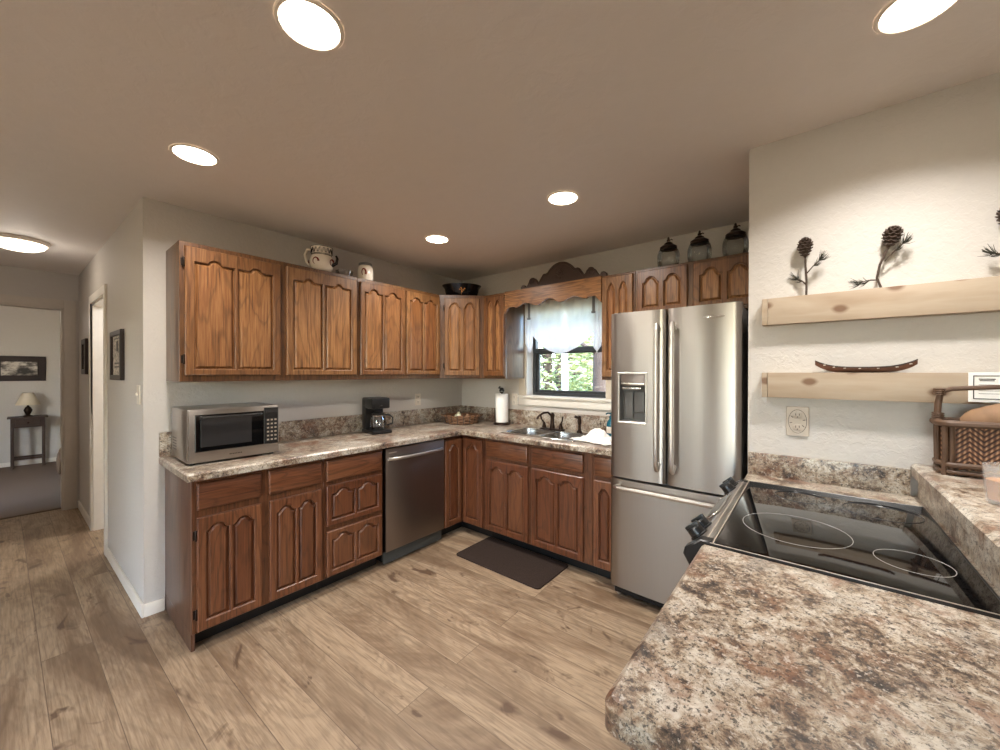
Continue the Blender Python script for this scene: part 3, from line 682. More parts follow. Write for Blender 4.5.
rg = thing('range', 'black glass slide-in range set in the peninsula counter', 'range', (0, 0, 0))
GX0 = 2.838
bm = B(2.80, 3.332, RY0 + .003, RY1 - .003, .02, .955, b=.003); obj('body', bm, 'black', rg)
bm = B(2.775, 2.80, RY0 + .008, RY1 - .008, .17, .80, b=.008); obj('oven_door', bm, 'bglass', rg)
bm = B(2.780, 2.80, RY0 + .008, RY1 - .008, .03, .16, b=.006); obj('storage_drawer', bm, 'black', rg)
bm = bmesh.new(); tube(bm, [(2.775, RY0 + .08, .77), (2.735, RY0 + .085, .775), (2.735, RY1 - .085, .775), (2.775, RY1 - .08, .77)], .011, 10); obj('oven_handle', bm, 'chrome', rg)
bm = bmesh.new(); plate(bm, rect(2.815, 3.333, RY0 - .0045, RY1 + .0045), [rect(2.838, 3.329, RY0 - .001, RY1 + .001)], .955, .9845, .0015, I4); obj('cooktop_trim', bm, 'black', rg)
bm = B(2.8385, 3.3285, RY0 - .0005, RY1 + .0005, .957, .983, b=.001); ck = obj('glass_cooktop', bm, 'bglass', rg)
bm = bmesh.new(); box(bm, GX0 - .01, 3.325, RY0 - .0035, RY0 - .0018, .9825, .9857, b=.0005); box(bm, 2.8335, 2.8365, RY0, RY1, .982, .986, b=.0008); box(bm, 2.8165, 2.819, RY0, RY1, .982, .986, b=.0008); obj('edge_strip', bm, 'plate_m', rg)
M['ring'] = plain('printed burner ring', (150, 146, 142), .4); M['ringd'] = plain('faint burner ring', (70, 68, 68), .2)
for nm, cx, cy, rr, mm in (('burner_ring', 2.999, -1.664, .126, 'ring'), ('burner_ring', 3.226, -1.732, .068, 'ring'), ('burner_ring', 3.005, -1.285, .075, 'ringd'), ('burner_ring', 3.215, -1.31, .095, 'ringd')):
    bm = bmesh.new(); tube(bm, [(cx + rr * math.cos(2 * PI * k / 64), cy + rr * math.sin(2 * PI * k / 64), (.983)) for k in range(64)], .0009, 6, closed=True); obj(nm, bm, mm, ck)
# sloping control panel with curved end caps (front edge low, back edge level with the glass)
sec = [(2.806, .985), (2.832, .985), (2.832, .90), (2.806, .872), (2.782, .905), (2.766, .934), (2.770, .952)]
def yprism(bm, sec, y0, y1, b=.002):
    loops(bm, [(p[0], p[1]) for p in sec], [(b, -y1), (0, -y1 + b), (0, -y0 - b), (b, -y0)], frame((0, 0, 0), (1, 0, 0), (0, 0, 1), (0, -1, 0)), cap0=True)
bm = bmesh.new(); yprism(bm, sec, RY0 + .03, RY1 - .03); cp = obj('control_panel', bm, 'steelh', rg)
for y0, y1 in ((RY0 - .004, RY0 + .03), (RY1 - .03, RY1 + .004)):
    bm = bmesh.new(); yprism(bm, [(p[0] - .004 if p[0] < 2.8 else p[0], p[1] + .003) for p in sec], y0, y1, .004); obj('end_cap', bm, 'black', rg)
nrm = Vector((-.033, 0, .036)).normalized(); tx = Vector((.036, 0, .033)).normalized()
pm = lambda y: frame((2.788, y, .9685), tx, (0, 1, 0), nrm)
for y in (RY0 + .075, RY0 + .145, RY1 - .145, RY1 - .075):
    bm = bmesh.new(); lathe(bm, [(.026, 0), (.026, .004), (.022, .006), (.021, .022), (.018, .026)], 20, mt=pm(y)); box(bm, -.021, .021, -.006, .006, .02, .036, b=.003, mt=pm(y)); obj('knob', bm, 'black', cp)
bm = bmesh.new(); plate(bm, rrect(-.018, .02, -.12, .12, .012), [], 0, .006, .002, pm((RY0 + RY1) / 2)); obj('display', bm, 'bglass', cp)
bm = bmesh.new(); tube(bm, [pm((RY0 + RY1) / 2) @ Vector((q[0], q[1], .004)) for q in rrect(-.022, .024, -.125, .125, .014)], .003, 8, closed=True); obj('display_bezel', bm, 'chrome', cp)

# ------------------------------------------------------------------ right wall furniture
def shelf(label, z0, z1):
    t = thing('floating_shelf', label, 'shelf', (2.866, R, 0), 0, 'floating pine shelves'); x = 1.2; d = .055
    bm = B(.02, x, -d + .02, -.002, z1 - .018, z1, b=.001); obj('top_board', bm, 'pine', t)
    bm = B(.02, x, -d + .02, -.002, z0, z0 + .018, b=.001); obj('bottom_board', bm, 'pine', t)
    bm = B(.021, x, -d, -d + .02, z0 - .001, z1 + .001, b=.0015); obj('front_board', bm, 'pine', t)
    bm = B(0, .02, -d, -.002, z0 - .001, z1 + .001, b=.0015); obj('end_board', bm, 'pine', t)
    return t
shelf('upper knotty pine floating shelf holding the pine cone sprigs', 1.646, 1.758)
shelf('lower knotty pine floating shelf holding the model canoe', 1.332, 1.437)
SZ1, SZ2 = 1.7595, 1.4385
def needles(bm, c, d, n, ln, r=.0011, spread=.9):
    for k in range(n):
        v = Vector(d).normalized() + Vector((random.uniform(-1, 1), random.uniform(-1, 1), random.uniform(-1, 1))) * spread * .7
        v.normalize(); e = Vector(c) + v * ln * random.uniform(.6, 1); m = (Vector(c) + e) / 2 + Vector((0, 0, -.004)); tube(bm, [c, m, e], [r, r, r * .5], 4)
def sprig(label, loc, stem, cone, h, rad, branches, lean=0):
    t = thing('pine_cone_sprig', label, 'pine sprig', loc, 0, 'pine cone sprigs on the upper shelf')
    bm = bmesh.new(); tube(bm, stem, [.0042] * (len(stem) - 1) + [.003], 7)
    for st, en in branches: tube(bm, [st, (Vector(st) + Vector(en)) / 2 + Vector((0, 0, .003)), en], [.0028, .0024, .002], 6)
    obj('stem', bm, 'bark', t)
    bm = bmesh.new(); ax = (Vector(cone) - Vector(stem[-2])).normalized(); ax = (ax + Vector((0, 0, .6))).normalized()
    q = ax.to_track_quat('Z', 'Y').to_matrix().to_4x4(); base_m = Matrix.Translation(cone) @ q
    lathe(bm, [(.004, 0), (rad * .45, h * .2), (rad * .5, h * .45), (rad * .35, h * .75), (.003, h * .97)], 10, mt=base_m)
    for i in range(9):
        f = i / 8; rr = rad * (math.sin(PI * (.18 + .74 * f))) ; nn = 9
        for k in range(nn):
            a = 2 * PI * (k + .5 * (i % 2)) / nn; m = base_m @ Matrix.Translation((0, 0, h * (.06 + .88 * f))) @ Matrix.Rotation(a, 4, 'Z') @ Matrix.Rotation(-.35 - .5 * f, 4, 'Y')
            w = rr * .42
            loops(bm, [(.2 * rr, -w * .3), (.9 * rr, -w), (rr * 1.28, 0), (.9 * rr, w), (.2 * rr, w * .3)], [(0, -.0012), (0, .0016)], m, cap0=True)
    obj('cone', bm, 'cone', t)
    bm = bmesh.new()
    for st, en in branches:
        dv = Vector(en) - Vector(st); needles(bm, Vector(en), dv, 26, .045); needles(bm, Vector(st).lerp(Vector(en), .6), dv, 12, .036)
    obj('needles', bm, 'needle', t); return t
sprig('straight pine cone sprig at the left end of the upper shelf', (3.017, R - .036, SZ1), [(0, 0, 0), (.001, 0, .06), (-.003, 0, .12), (-.004, 0, .165)], (-.004, 0, .16), .082, .026,
      [((0, 0, .09), (.040, -.01, .135)), ((0, 0, .045), (-.026, .02, .075))])
sprig('curved pine cone sprig in the middle of the upper shelf', (3.240, R - .036, SZ1), [(0, 0, 0), (-.012, 0, .04), (-.004, 0, .09), (.014, 0, .14), (.022, 0, .155)], (.018, 0, .15), .078, .028,
      [((-.008, 0, .032), (-.052, .0, .032)), ((.008, 0, .10), (.055, -.01, .155))])
sprig('pine cone sprig cut off at the right edge above the basket', (3.545, R - .036, SZ1), [(0, 0, 0), (.004, 0, .06), (0, 0, .12), (-.002, 0, .16)], (-.002, 0, .155), .08, .027,
      [((0, 0, .06), (-.032, -.006, .078)), ((0, 0, .09), (.045, 0, .12))])
# model canoe
cn = thing('model_canoe', 'small brown model canoe lying on the lower shelf', 'model canoe', (3.192, R - .031, SZ2), -.02)
def canoe_sec(t):
    hw = .028 * (1 - abs(t) ** 2.4) + .0006; zk = .001 + .030 * abs(t) ** 4.5; zt = .020 + .028 * abs(t) ** 3.2; return hw, zk, zt
bm = bmesh.new(); rows = []
for i in range(33):
    t = -1 + 2 * i / 32; hw, zk, zt = canoe_sec(t); x = .145 * t
    rows.append([bm.verts.new((x, hw * math.sin(a) if abs(a) < PI / 2 else hw * (1 if a > 0 else -1), zk + (zt - zk) * (1 - math.cos(a)) )) for a in [-PI / 2 + PI * k / 10 for k in range(11)]])
for a, b in zip(rows, rows[1:]):
    for k in range(10): bm.faces.new((a[k], a[k + 1], b[k + 1], b[k]))
hull = obj('hull', bm, 'birch', cn); md = hull.modifiers.new('thick', 'SOLIDIFY'); md.thickness = .002
for s in (-1, 1):
    bm = bmesh.new(); tube(bm, [(.145 * t, s * canoe_sec(t)[0], canoe_sec(t)[2]) for t in [-1 + 2 * k / 24 for k in range(25)]], .0022, 6); obj('gunwale', bm, 'darkwood', cn)
for t in (-.55, 0, .55):
    bm = B(.145 * t - .003, .145 * t + .003, -canoe_sec(t)[0], canoe_sec(t)[0], canoe_sec(t)[2] - .004, canoe_sec(t)[2] - .001); obj('thwart', bm, 'darkwood', cn)
for t in (-.82, -.62, -.4, -.1, .25, .6, .85):
    hw, zk, zt = canoe_sec(t); bm = bmesh.new(); tube(bm, [(.145 * t, -hw - .0012, zk + (zt - zk) * .75), (.145 * t + .007, -canoe_sec(t + .05)[0] - .0012, zk + (zt - zk) * .78)], .0017, 5); obj('stitch', bm, 'ceramic', cn)
# outlet on the right wall
def outlet(label, loc, rz, w=.078, h=.126, mat='plate_m'):
    t = thing('outlet_plate', label, 'outlet', loc, rz)
    bm = bmesh.new(); plate(bm, rrect(-w / 2, w / 2, -h / 2, h / 2, .004), [], 0, .006, .002, FRONT(0)); obj('cover', bm, mat, t)
    for s in (-1, 1):
        bm = bmesh.new(); loops(bm, rrect(-.017, .017, s * .026 - .014, s * .026 + .014, .011), [(0, .005), (0, .008), (.001, .0085)], FRONT(0)); f = obj('socket', bm, mat, t)
        bm = bmesh.new()
        for x in (-.006, .006): box(bm, x - .0012, x + .0012, -.0092, -.008, s * .026 - .001, s * .026 + .008)
        lathe(bm, [(.0024, .008), (.0024, .0092)], 10, (0, s * .026 - .007, 0), FRONT(0)); obj('slots', bm, 'slot', f)
    return t
ou = outlet('embossed pewter outlet plate below the lower shelf', (2.990, R - .001, 1.229), 0)
bm = bmesh.new()
for k in range(8):
    a = k * PI / 4 + .2; tube(bm, [(.02 * math.cos(a) * s_, -.006, .030 * math.sin(a) * s_) for s_ in (.9, 1.15, 1.4)], [.001, .002, .0008], 6)
tube(bm, [(.031 * math.cos(2 * PI * k / 30), -.006, .05 * math.sin(2 * PI * k / 30)) for k in range(30)], .001, 5, closed=True); obj('embossing', bm, 'slot', ou)
outlet('small ivory outlet on the wall between the wide cabinet and the corner basket', (.001, -.62, 1.17), U_, .07, .115, 'pvc')
outlet('small ivory outlet on the wall behind the paper towel roll', (.74, -.001, 1.17), 0, .07, .115, 'pvc')
# card on the lower shelf
cd = thing('framed_card', 'white printed card in a thin dark frame leaning on the lower shelf front', 'card', (3.452, R - .0575, 1.3385))
bm = bmesh.new(); plate(bm, rect(0, .15, 0, .10), [], 0, .004, .001, FRONT(0)); obj('backing', bm, 'paper', cd)
bm = bmesh.new(); plate(bm, rect(.010, .14, .010, .09), [rect(.0125, .1375, .0125, .0875)], .004, .0055, .0005, FRONT(0)); obj('border', bm, 'frame', cd)
bm = bmesh.new()
for (u0, u1, v, hh) in ((.022, .058, .076, .0035), (.024, .056, .071, .003), (.07, .12, .078, .0015), (.022, .12, .058, .0012), (.022, .125, .048, .0012), (.022, .11, .038, .0012), (.022, .12, .028, .0012)):
    loops(bm, rect(u0, u1, v, v + hh), [(0, .0042), (0, .0046)], FRONT(0))
obj('print', bm, 'frame', cd)

# wicker basket with bread on the bar
bk = thing('wicker_basket', 'dark handled wicker basket with herringbone sides on the raised bar', 'basket', (3.372, -1.046, 1.1005))
BW, BDp = .44, -.115
bm = bmesh.new()
for y in (BDp + .01, -.01): box(bm, .03, BW - .03, y - .004, y + .004, .028, .165)
for x in (.008, BW - .008): box(bm, x - .004, x + .004, BDp + .03, -.03, .028, .165)
box(bm, .01, BW - .01, BDp + .01, -.01, .02, .03); obj('woven_side', bm, 'weave', bk)
bm = bmesh.new()
for z, r_ in ((.17, .011), (.175, .007), (.035, .009), (.012, .007)):
    e = .004 if z > .1 else .0
    tube(bm, [(q[0], q[1], z) for q in rrect(-e, BW + e, BDp - e, e, .03)], r_, 8, closed=True)
obj('rim', bm, 'rattan', bk)
for x in (.006, .022, BW - .022, BW - .006):
    for y in (BDp + .006, -.006):
        bm = bmesh.new(); tube(bm, [(x, y, .0), (x + .002, y, .09), (x, y, .175)], .0075, 8); obj('post', bm, 'rattan', bk)
bm = bmesh.new(); yy = BDp / 2
hp = [(.0, yy, .03), (-.002, yy, .15), (.0, yy, .23), (.006, yy, .272), (.03, yy, .283), (BW / 2, yy, .298), (BW - .03, yy, .283), (BW - .006, yy, .272), (BW, yy, .23), (BW + .002, yy, .15), (BW, yy, .03)]
for dy in (-.008, .008): tube(bm, [(p[0], p[1] + dy, p[2]) for p in hp], .0075, 8)
for c in ((.003, yy, .272), (.0, yy, .19)):
    for k in range(4): tube(bm, [(c[0] + .013 * math.cos(a), c[1] + .02 * math.sin(a), c[2] + (k - 1.5) * .006) for a in [2 * PI * j / 12 for j in range(12)]], .0025, 5, closed=True)
obj('handle', bm, 'rattan', bk)
br = bmesh.new(); bmesh.ops.create_uvsphere(br, u_segments=28, v_segments=16, radius=1)
for v in br.verts:
    n = noise.noise(v.co * 2.2) * .06; v.co = Vector((v.co.x * .165 * (1 + n), v.co.y * .043 * (1 + n), max(v.co.z, -.6) * .078 * (1 + n)))
tag(obj('bread_loaf', br, 'bread', None, (3.585, -1.103, 1.272), smooth=60), 'round crusty bread loaf inside the handled wicker basket', 'bread')
# candle cup
cc = thing('glass_cup', 'glass cup with amber contents on the bar at the right edge', 'cup', (3.425, -1.50, 1.1005))
bm = bmesh.new(); lathe(bm, [(.030, 0), (.036, .004), (.040, .05), (.043, .10), (.040, .10), (.037, .05), (.033, .01), (.002, .009)], 24, cap=False); obj('glass_wall', bm, 'frost', cc)
bm = bmesh.new(); lathe(bm, [(.0318, .011), (.0355, .05), (.036, .062), (.004, .064)], 24); obj('contents', bm, 'amber', cc)

# ------------------------------------------------------------------ left counter things
mw = thing('microwave', 'silver microwave with black glass door on the left counter end', 'microwave', (.09, -2.525, .9305), U_)
MW, MD, MH = .455, .345, .302
bm = B(0, MW, -MD, 0, .012, MH, b=.006); obj('case', bm, 'steelh', mw)
bm = B(.004, MW - .004, -MD - .018, -MD, .012, MH - .004, b=.004); obj('front_frame', bm, 'steelh', mw)
bm = bmesh.new(); plate(bm, rect(.03, .365, .07, MH - .03), [], 0, .006, .003, FRONT(-MD - .018)); dgl = obj('door', bm, 'bglass', mw)
bm = bmesh.new(); plate(bm, rect(.055, .30, .095, MH - .055), [], .006, .0075, .001, FRONT(-MD - .018)); M['dkglass'] = plain('tinted window', (46, 44, 44), .06); obj('door_window', bm, 'dkglass', dgl)
bm = bmesh.new(); tube(bm, [(.05, -MD - .03, MH - .045), (.06, -MD - .042, MH - .045), (.34, -MD - .042, MH - .045), (.35, -MD - .03, MH - .045)], .007, 8); obj('door_handle', bm, 'black', dgl)
bm = bmesh.new(); plate(bm, rect(.368, MW - .01, .07, MH - .012), [], 0, .006, .002, FRONT(-MD - .018)); kp = obj('control_panel', bm, 'black', mw)
bm = bmesh.new(); loops(bm, rect(.380, MW - .022, MH - .045, MH - .022), [(0, .006), (.001, .0068)], FRONT(-MD - .018)); obj('display', bm, 'dkglass', kp)
bm = bmesh.new()
for r_ in range(6):
    for c in range(3): loops(bm, rect(.382 + c * .021, .394 + c * .021, .09 + r_ * .024, .100 + r_ * .024), [(0, .006), (.001, .0072)], FRONT(-MD - .018))
obj('keypad', bm, 'plate_m', kp)
bm = bmesh.new()
for k in range(8): loops(bm, rect(.19 + k * .008, .195 + k * .008, .036, .042), [(0, .0), (0, .0006)], FRONT(-MD - .0182))
obj('brand_mark', bm, 'black', mw)
bm = bmesh.new()
for k in range(5): box(bm, -.0005, .001, -.12, -.03, .06 + k * .016, .066 + k * .016)
obj('side_vent', bm, 'grey', mw)
for x in (.03, MW - .03):
    for y in (-.03, -MD + .03):
        bm = bmesh.new(); lathe(bm, [(.012, 0), (.014, .012)], 12, (x, y, 0)); obj('foot', bm, 'black', mw)
cm = thing('coffee_maker', 'black drip coffee maker with glass carafe on the counter', 'coffee maker', (.10, -1.19, .9305), U_ - .15)
bm = B(-.085, .085, -.20, .03, 0, .03, b=.01); obj('base', bm, 'black', cm)
bm = B(-.08, .08, -.045, .03, .025, .29, b=.012); obj('water_tank', bm, 'black', cm)
bm = B(-.08, .08, -.17, .03, .205, .295, b=.014); obj('brew_head', bm, 'black', cm)
bm = bmesh.new(); lathe(bm, [(.05, .032), (.062, .05), (.066, .08), (.058, .13), (.048, .155), (.045, .155), (.054, .13), (.062, .08), (.058, .052), (.004, .036)], 24, (0, -.115, 0), cap=False); ca = obj('carafe', bm, 'glass', cm)
bm = bmesh.new(); lathe(bm, [(.05, .152), (.052, .165), (.03, .175), (.004, .177)], 20, (0, -.115, 0)); obj('lid', bm, 'black', ca)
bm = bmesh.new(); tube(bm, [(.045, -.135, .15), (.075, -.165, .15), (.095, -.185, .13), (.095, -.185, .08), (.06, -.15, .065)], .007, 8); obj('handle', bm, 'black', ca)
bm = bmesh.new(); lathe(bm, [(.052, .14), (.054, .148)], 24, (0, -.115, 0)); obj('metal_band', bm, 'chrome', ca)
bm = bmesh.new(); loops(bm, rrect(-.012, .012, .225, .235, .003), [(0, 0), (.001, .002)], FRONT(-.17)); obj('switch', bm, 'chrome', cm)
# low twig basket in the corner
tb = thing('twig_basket', 'low woven twig basket in the counter corner', 'basket', (.30, -.30, .9305))
bm = bmesh.new()
for k, z in enumerate((.012, .026, .04, .054, .068, .078)):
    rr = .155 + .02 * k / 5
    tube(bm, [(rr * math.cos(a), rr * math.sin(a), z + .004 * math.sin(9 * a + k * PI)) for a in [2 * PI * j / 72 for j in range(72)]], .0085, 7, closed=True)
lathe(bm, [(.002, .004), (.14, .004), (.15, .012), (.002, .012)], 32); obj('woven_body', bm, 'twig', tb)
for k in range(18):
    a = 2 * PI * k / 18; bm = bmesh.new(); tube(bm, [(.160 * math.cos(a), .160 * math.sin(a), .006), (.184 * math.cos(a), .184 * math.sin(a), .088)], .005, 6); obj('stake', bm, 'bark', tb)
for s in (-1, 1):
    bm = bmesh.new(); a0 = -PI / 4 + (0 if s > 0 else PI)
    ux, uy = math.cos(PI / 4) * s, math.sin(PI / 4) * s
    tube(bm, [(ux * (.180 + .03 * math.sin(PI * k / 8)) - uy * .05 * math.cos(PI * k / 8), uy * (.180 + .03 * math.sin(PI * k / 8)) + ux * .05 * math.cos(PI * k / 8), .07 + .02 * math.sin(PI * k / 8)) for k in range(9)], .006, 7); obj('handle', bm, 'rattan', tb)
gl_ = [(-.03, -.02, .05, .045, 'eggs', 'pale gourd heaped highest in the twig basket'), (.05, .03, .045, .036, 'bread', 'brown gourd in the right half of the twig basket'), (-.07, .06, .04, .034, 'twig', 'reddish gourd at the back left of the twig basket'), (.06, -.07, .04, .032, 'paint_r', 'small red gourd at the front right of the twig basket')]
for x, y, z, r_, mm, lb in gl_:
    t = thing('gourd', lb, 'gourd', (.30 + x, -.30 + y, .9305 + .013), random.uniform(0, 6), 'gourds in the twig basket')
    bm = bmesh.new(); lathe(bm, [(.003, 0), (r_ * .7, r_ * .15), (r_, r_ * .8), (r_ * .8, r_ * 1.45), (r_ * .42, r_ * 1.8), (r_ * .3, r_ * 2.1), (.003, r_ * 2.25)], 20); obj('flesh', bm, mm, t, smooth=80)
    bm = bmesh.new(); tube(bm, [(0, 0, r_ * 2.2), (.003, .002, r_ * 2.5), (.01, .004, r_ * 2.6)], [.005, .004, .003], 6); obj('stem', bm, 'bark', t)
# paper towel holder
pt = thing('paper_towel_holder', 'dark paper towel holder with a black figure on top by the window', 'paper towel holder', (.675, -.125, .9305))
bm = bmesh.new(); lathe(bm, [(.082, 0), (.085, .006), (.08, .014), (.07, .02), (.002, .022)], 28); obj('base', bm, 'bronze', pt)
bm = bmesh.new(); lathe(bm, [(.008, .02), (.008, .305), (.018, .308), (.02, .318), (.002, .322)], 12); obj('pole', bm, 'bronze', pt)
bm = bmesh.new(); lathe(bm, [(.021, .024), (.062, .024), (.0635, .03), (.0635, .295), (.062, .30), (.021, .30)], 32, cap=False); obj('paper_roll', bm, 'paper', pt)
bm = bmesh.new(); tube(bm, [(-.034, -.062, .02), (-.034, -.066, .15), (-.032, -.066, .16)], .005, 8); obj('arm', bm, 'bronze', pt)
bm = bmesh.new()
for c, r_, s_ in (((-.002, 0, .345), .016, (1.7, .9, 1)), ((-.03, 0, .358), .0105, (1.1, .9, 1)), ((-.042, 0, .355), .006, (1.2, .8, .8)), ((-.026, .006, .369), .004, (1, 1, 1.2)), ((-.026, -.006, .369), .004, (1, 1, 1.2))):
    t2 = bmesh.new(); bmesh.ops.create_uvsphere(t2, u_segments=14, v_segments=10, radius=r_); bmesh.ops.scale(t2, vec=s_, verts=t2.verts); bmesh.ops.translate(t2, vec=c, verts=t2.verts); add(bm, t2)
for x in (-.02, .018):
    for y in (-.008, .008): tube(bm, [(x, y, .34), (x, y, .321)], [.006, .005], 8)
obj('bear_finial', bm, 'black', pt)
# towel and soap bottle
bm = bmesh.new(); G = 44; gv = []
for i in range(G + 1):
    row = []
    for j in range(G + 1):
        u = i / G - .5; v = j / G - .5; rr = math.sqrt((u * 1.0) ** 2 + (v * 1.1) ** 2) * 2
        p = Vector((u * 4 + 3, v * 4 + 1, .3)); hgt = max(0, 1 - rr ** 2.6) * .062 * (.62 + 1.0 * noise.noise(p * .8) + .55 * abs(noise.noise(p * 1.7))) + .012 * abs(noise.noise(p * 2.6)) + .004
        x = u * .34 + .018 * noise.noise(p * 1.4); y = v * .25 + .018 * noise.noise(p * 1.4 + Vector((9, 2, 1)))
        row.append(bm.verts.new((x, y, max(hgt, .003))))
    gv.append(row)
for i in range(G):
    for j in range(G): bm.faces.new((gv[i][j], gv[i + 1][j], gv[i + 1][j + 1], gv[i][j + 1]))
o = obj('dish_towel', bm, 'towel', None, (1.815, -.40, .9305), (0, 0, -.3), smooth=80); md = o.modifiers.new('thick', 'SOLIDIFY'); md.thickness = .003; md.offset = 1
tag(o, 'crumpled white dish towel on the counter beside the refrigerator', 'towel')
sb = thing('soap_bottle', 'teal soap bottle behind the crumpled white towel', 'bottle', (1.80, -.14, .9305))
bm = bmesh.new(); lathe(bm, [(.03, 0), (.036, .006), (.036, .09), (.03, .12), (.014, .138), (.014, .15)], 20); obj('bottle_body', bm, 'teal', sb)
bm = bmesh.new(); lathe(bm, [(.016, .148), (.016, .162), (.006, .165), (.006, .185)], 14); tube(bm, [(0, 0, .183), (-.02, -.02, .187), (-.03, -.03, .178)], .006, 8); obj('pump', bm, 'teal', sb)
bm = bmesh.new(); lathe(bm, [(.0365, .03), (.0365, .08)], 20, cap=False); obj('label_band', bm, 'ceramic', sb)

# floor mat
bm = bmesh.new(); plate(bm, rrect(.86, 1.645, -.945, -.525, .03), [], 0.0005, .011, .004, I4)
tag(obj('floor_mat', bm, 'mat'), 'dark rectangular floor mat in front of the sink cabinet', 'mat')

# ------------------------------------------------------------------ things on top of the wall cabinets
TZ = UZ1 + .0005
jg = thing('painted_jug', 'round white jug painted with dark zigzags on the left cabinet top', 'jug', (.245, -1.70, TZ), .68)
J = [(.045, 0), (.062, .012), (.080, .045), (.083, .075), (.074, .105), (.066, .120), (.068, .15), (.074, .178)]
bm = bmesh.new(); lathe(bm, J + [(.070, .178), (.062, .15), (.06, .12), (.068, .10), (.05, .02), (.003, .012)], 36, cap=False); lathe(bm, [(.003, 0), (.045, 0)], 36, cap=False); obj('body', bm, 'ceramic', jg, smooth=60)
bm = bmesh.new()
for rr, z in ((.0745, .177), (.067, .118), (.0665, .125)): tube(bm, [(rr * math.cos(a), rr * math.sin(a), z) for a in [2 * PI * k / 40 for k in range(40)]], .0022, 6, closed=True)
for off in (0, .5): tube(bm, [(.0712 * math.cos(a), .0712 * math.sin(a), .15 + .018 * (1 if (k % 2) else -1)) for k, a in [(k, 2 * PI * (k + off) / 32) for k in range(32)]], .002, 6, closed=True)
obj('zigzag_band', bm, 'paint_b', jg)
bm = bmesh.new()
for a0 in (-PI / 2 - .1, -.2, -PI):
    pts = []
    for k in range(14):
        th = k / 13 * 4.4; q = .024 * (1 - .35 * k / 13); du = q * math.cos(th) ; dz = q * math.sin(th) * 1.2 + .062
        a = a0 + du / .083; pts.append((.0835 * math.cos(a), .0835 * math.sin(a), dz))
    tube(bm, pts, [.008 - .005 * k / 13 for k in range(14)], 6, flat=.6)
obj('painted_scroll', bm, 'paint_r', jg)
bm = bmesh.new(); tube(bm, [(-.066, 0, .165), (-.105, 0, .168), (-.122, 0, .13), (-.112, 0, .075), (-.08, 0, .045)], [.009, .010, .010, .009, .008], 10); obj('handle', bm, 'ceramic', jg, smooth=60)
bm = bmesh.new(); tube(bm, [(.075, 0, .05), (.108, 0, .065), (.115, 0, .10), (.105, 0, .12)], [.014, .011, .009, .008], 10); obj('spout', bm, 'paint_b', jg)
cn2 = thing('ceramic_canister', 'white canister with a red emblem beside the painted jug', 'canister', (.245, -1.345, TZ), .45)
bm = bmesh.new(); lathe(bm, [(.05, 0), (.058, .008), (.061, .05), (.058, .105), (.046, .125)], 30); obj('body', bm, 'ceramic', cn2, smooth=60)
bm = bmesh.new(); lathe(bm, [(.05, .123), (.052, .13), (.05, .142), (.02, .148), (.003, .149)], 26); obj('lid', bm, 'grey', cn2)
bm = bmesh.new(); pts = []
for k in range(16):
    th = k / 15 * 4.6 - .6; a = -PI / 2 + .35 + .018 * math.cos(th) * (1 - .3 * k / 15) / .061; pts.append((.0615 * math.cos(a), .0615 * math.sin(a), .06 + .028 * math.sin(th)))
tube(bm, pts, [.008 - .004 * k / 15 for k in range(16)], 6, flat=.6); obj('emblem', bm, 'paint_r', cn2)
rp = thing('roasting_pot', 'black oval enamel pot on top of the corner cabinet', 'pot', (.37, -.375, TZ), PI / 4)
bm = bmesh.new(); lathe(bm, [(.118, 0), (.135, .01), (.150, .085), (.168, .108), (.170, .116), (.155, .112), (.145, .09), (.128, .014), (.002, .008)], 40, sx=1.12, sy=.8, cap=False); lathe(bm, [(.002, 0), (.118, 0)], 40, sx=1.12, sy=.8, cap=False); obj('bowl', bm, 'enamel', rp, smooth=60)
bm = bmesh.new()
for c in ((-.02, .06), (.012, .055), (.0, .04), (-.008, .075), (.025, .068)):
    for k in range(5):
        a = 2 * PI * k / 5; y = -.8 * .146; tube(bm, [(c[0], y - .001, c[1]), (c[0] + .008 * math.cos(a), y - .002, c[1] + .008 * math.sin(a))], [.001, .0025], 5)
tube(bm, [(-.006, -.112, .014), (.002, -.116, .04), (-.004, -.119, .075)], .0015, 5); obj('painted_flowers', bm, 'amber', rp)
# carved crest
cr = thing('carved_crest', 'dark carved wooden crest with scrolls standing above the window valance', 'carving', (1.03, -.285, TZ))
LC = .80
tp = [(0, .025), (.02, .045), (.045, .04), (.055, .02), (.075, .045), (.10, .085), (.14, .098), (.165, .08), (.185, .05), (.21, .085), (.235, .12), (.27, .125), (.30, .16), (.345, .195), (.40, .208), (.455, .195), (.50, .16), (.53, .125), (.565, .12), (.59, .085), (.615, .05), (.635, .08), (.66, .098), (.70, .085), (.725, .045), (.745, .02), (.755, .04), (.78, .045), (.80, .025), (.80, .0), (0, 0)]
def cr_s(pts):
    top = pts[:-2]; out = []
    for i in range(len(top) - 1):
        for k in range(4):
            t = k / 4; p0 = top[max(i - 1, 0)]; p1 = top[i]; p2 = top[i + 1]; p3 = top[min(i + 2, len(top) - 1)]
            out.append(tuple(.5 * ((2 * p1[c]) + (-p0[c] + p2[c]) * t + (2 * p0[c] - 5 * p1[c] + 4 * p2[c] - p3[c]) * t * t + (-p0[c] + 3 * p1[c] - 3 * p2[c] + p3[c]) * t ** 3) for c in (0, 1)))
    return out + [top[-1]] + pts[-2:]
tp = [(x, z * .86) for x, z in tp]
bm = bmesh.new(); plate(bm, cr_s(tp), [], 0, .022, .003, FRONT(0)); obj('board', bm, 'darkwood', cr)
bm = bmesh.new(); tube(bm, [(x, -.023, z - .018) for x, z in cr_s(tp)[20:-22]], .006, 7); obj('moulding', bm, 'darkwood', cr)
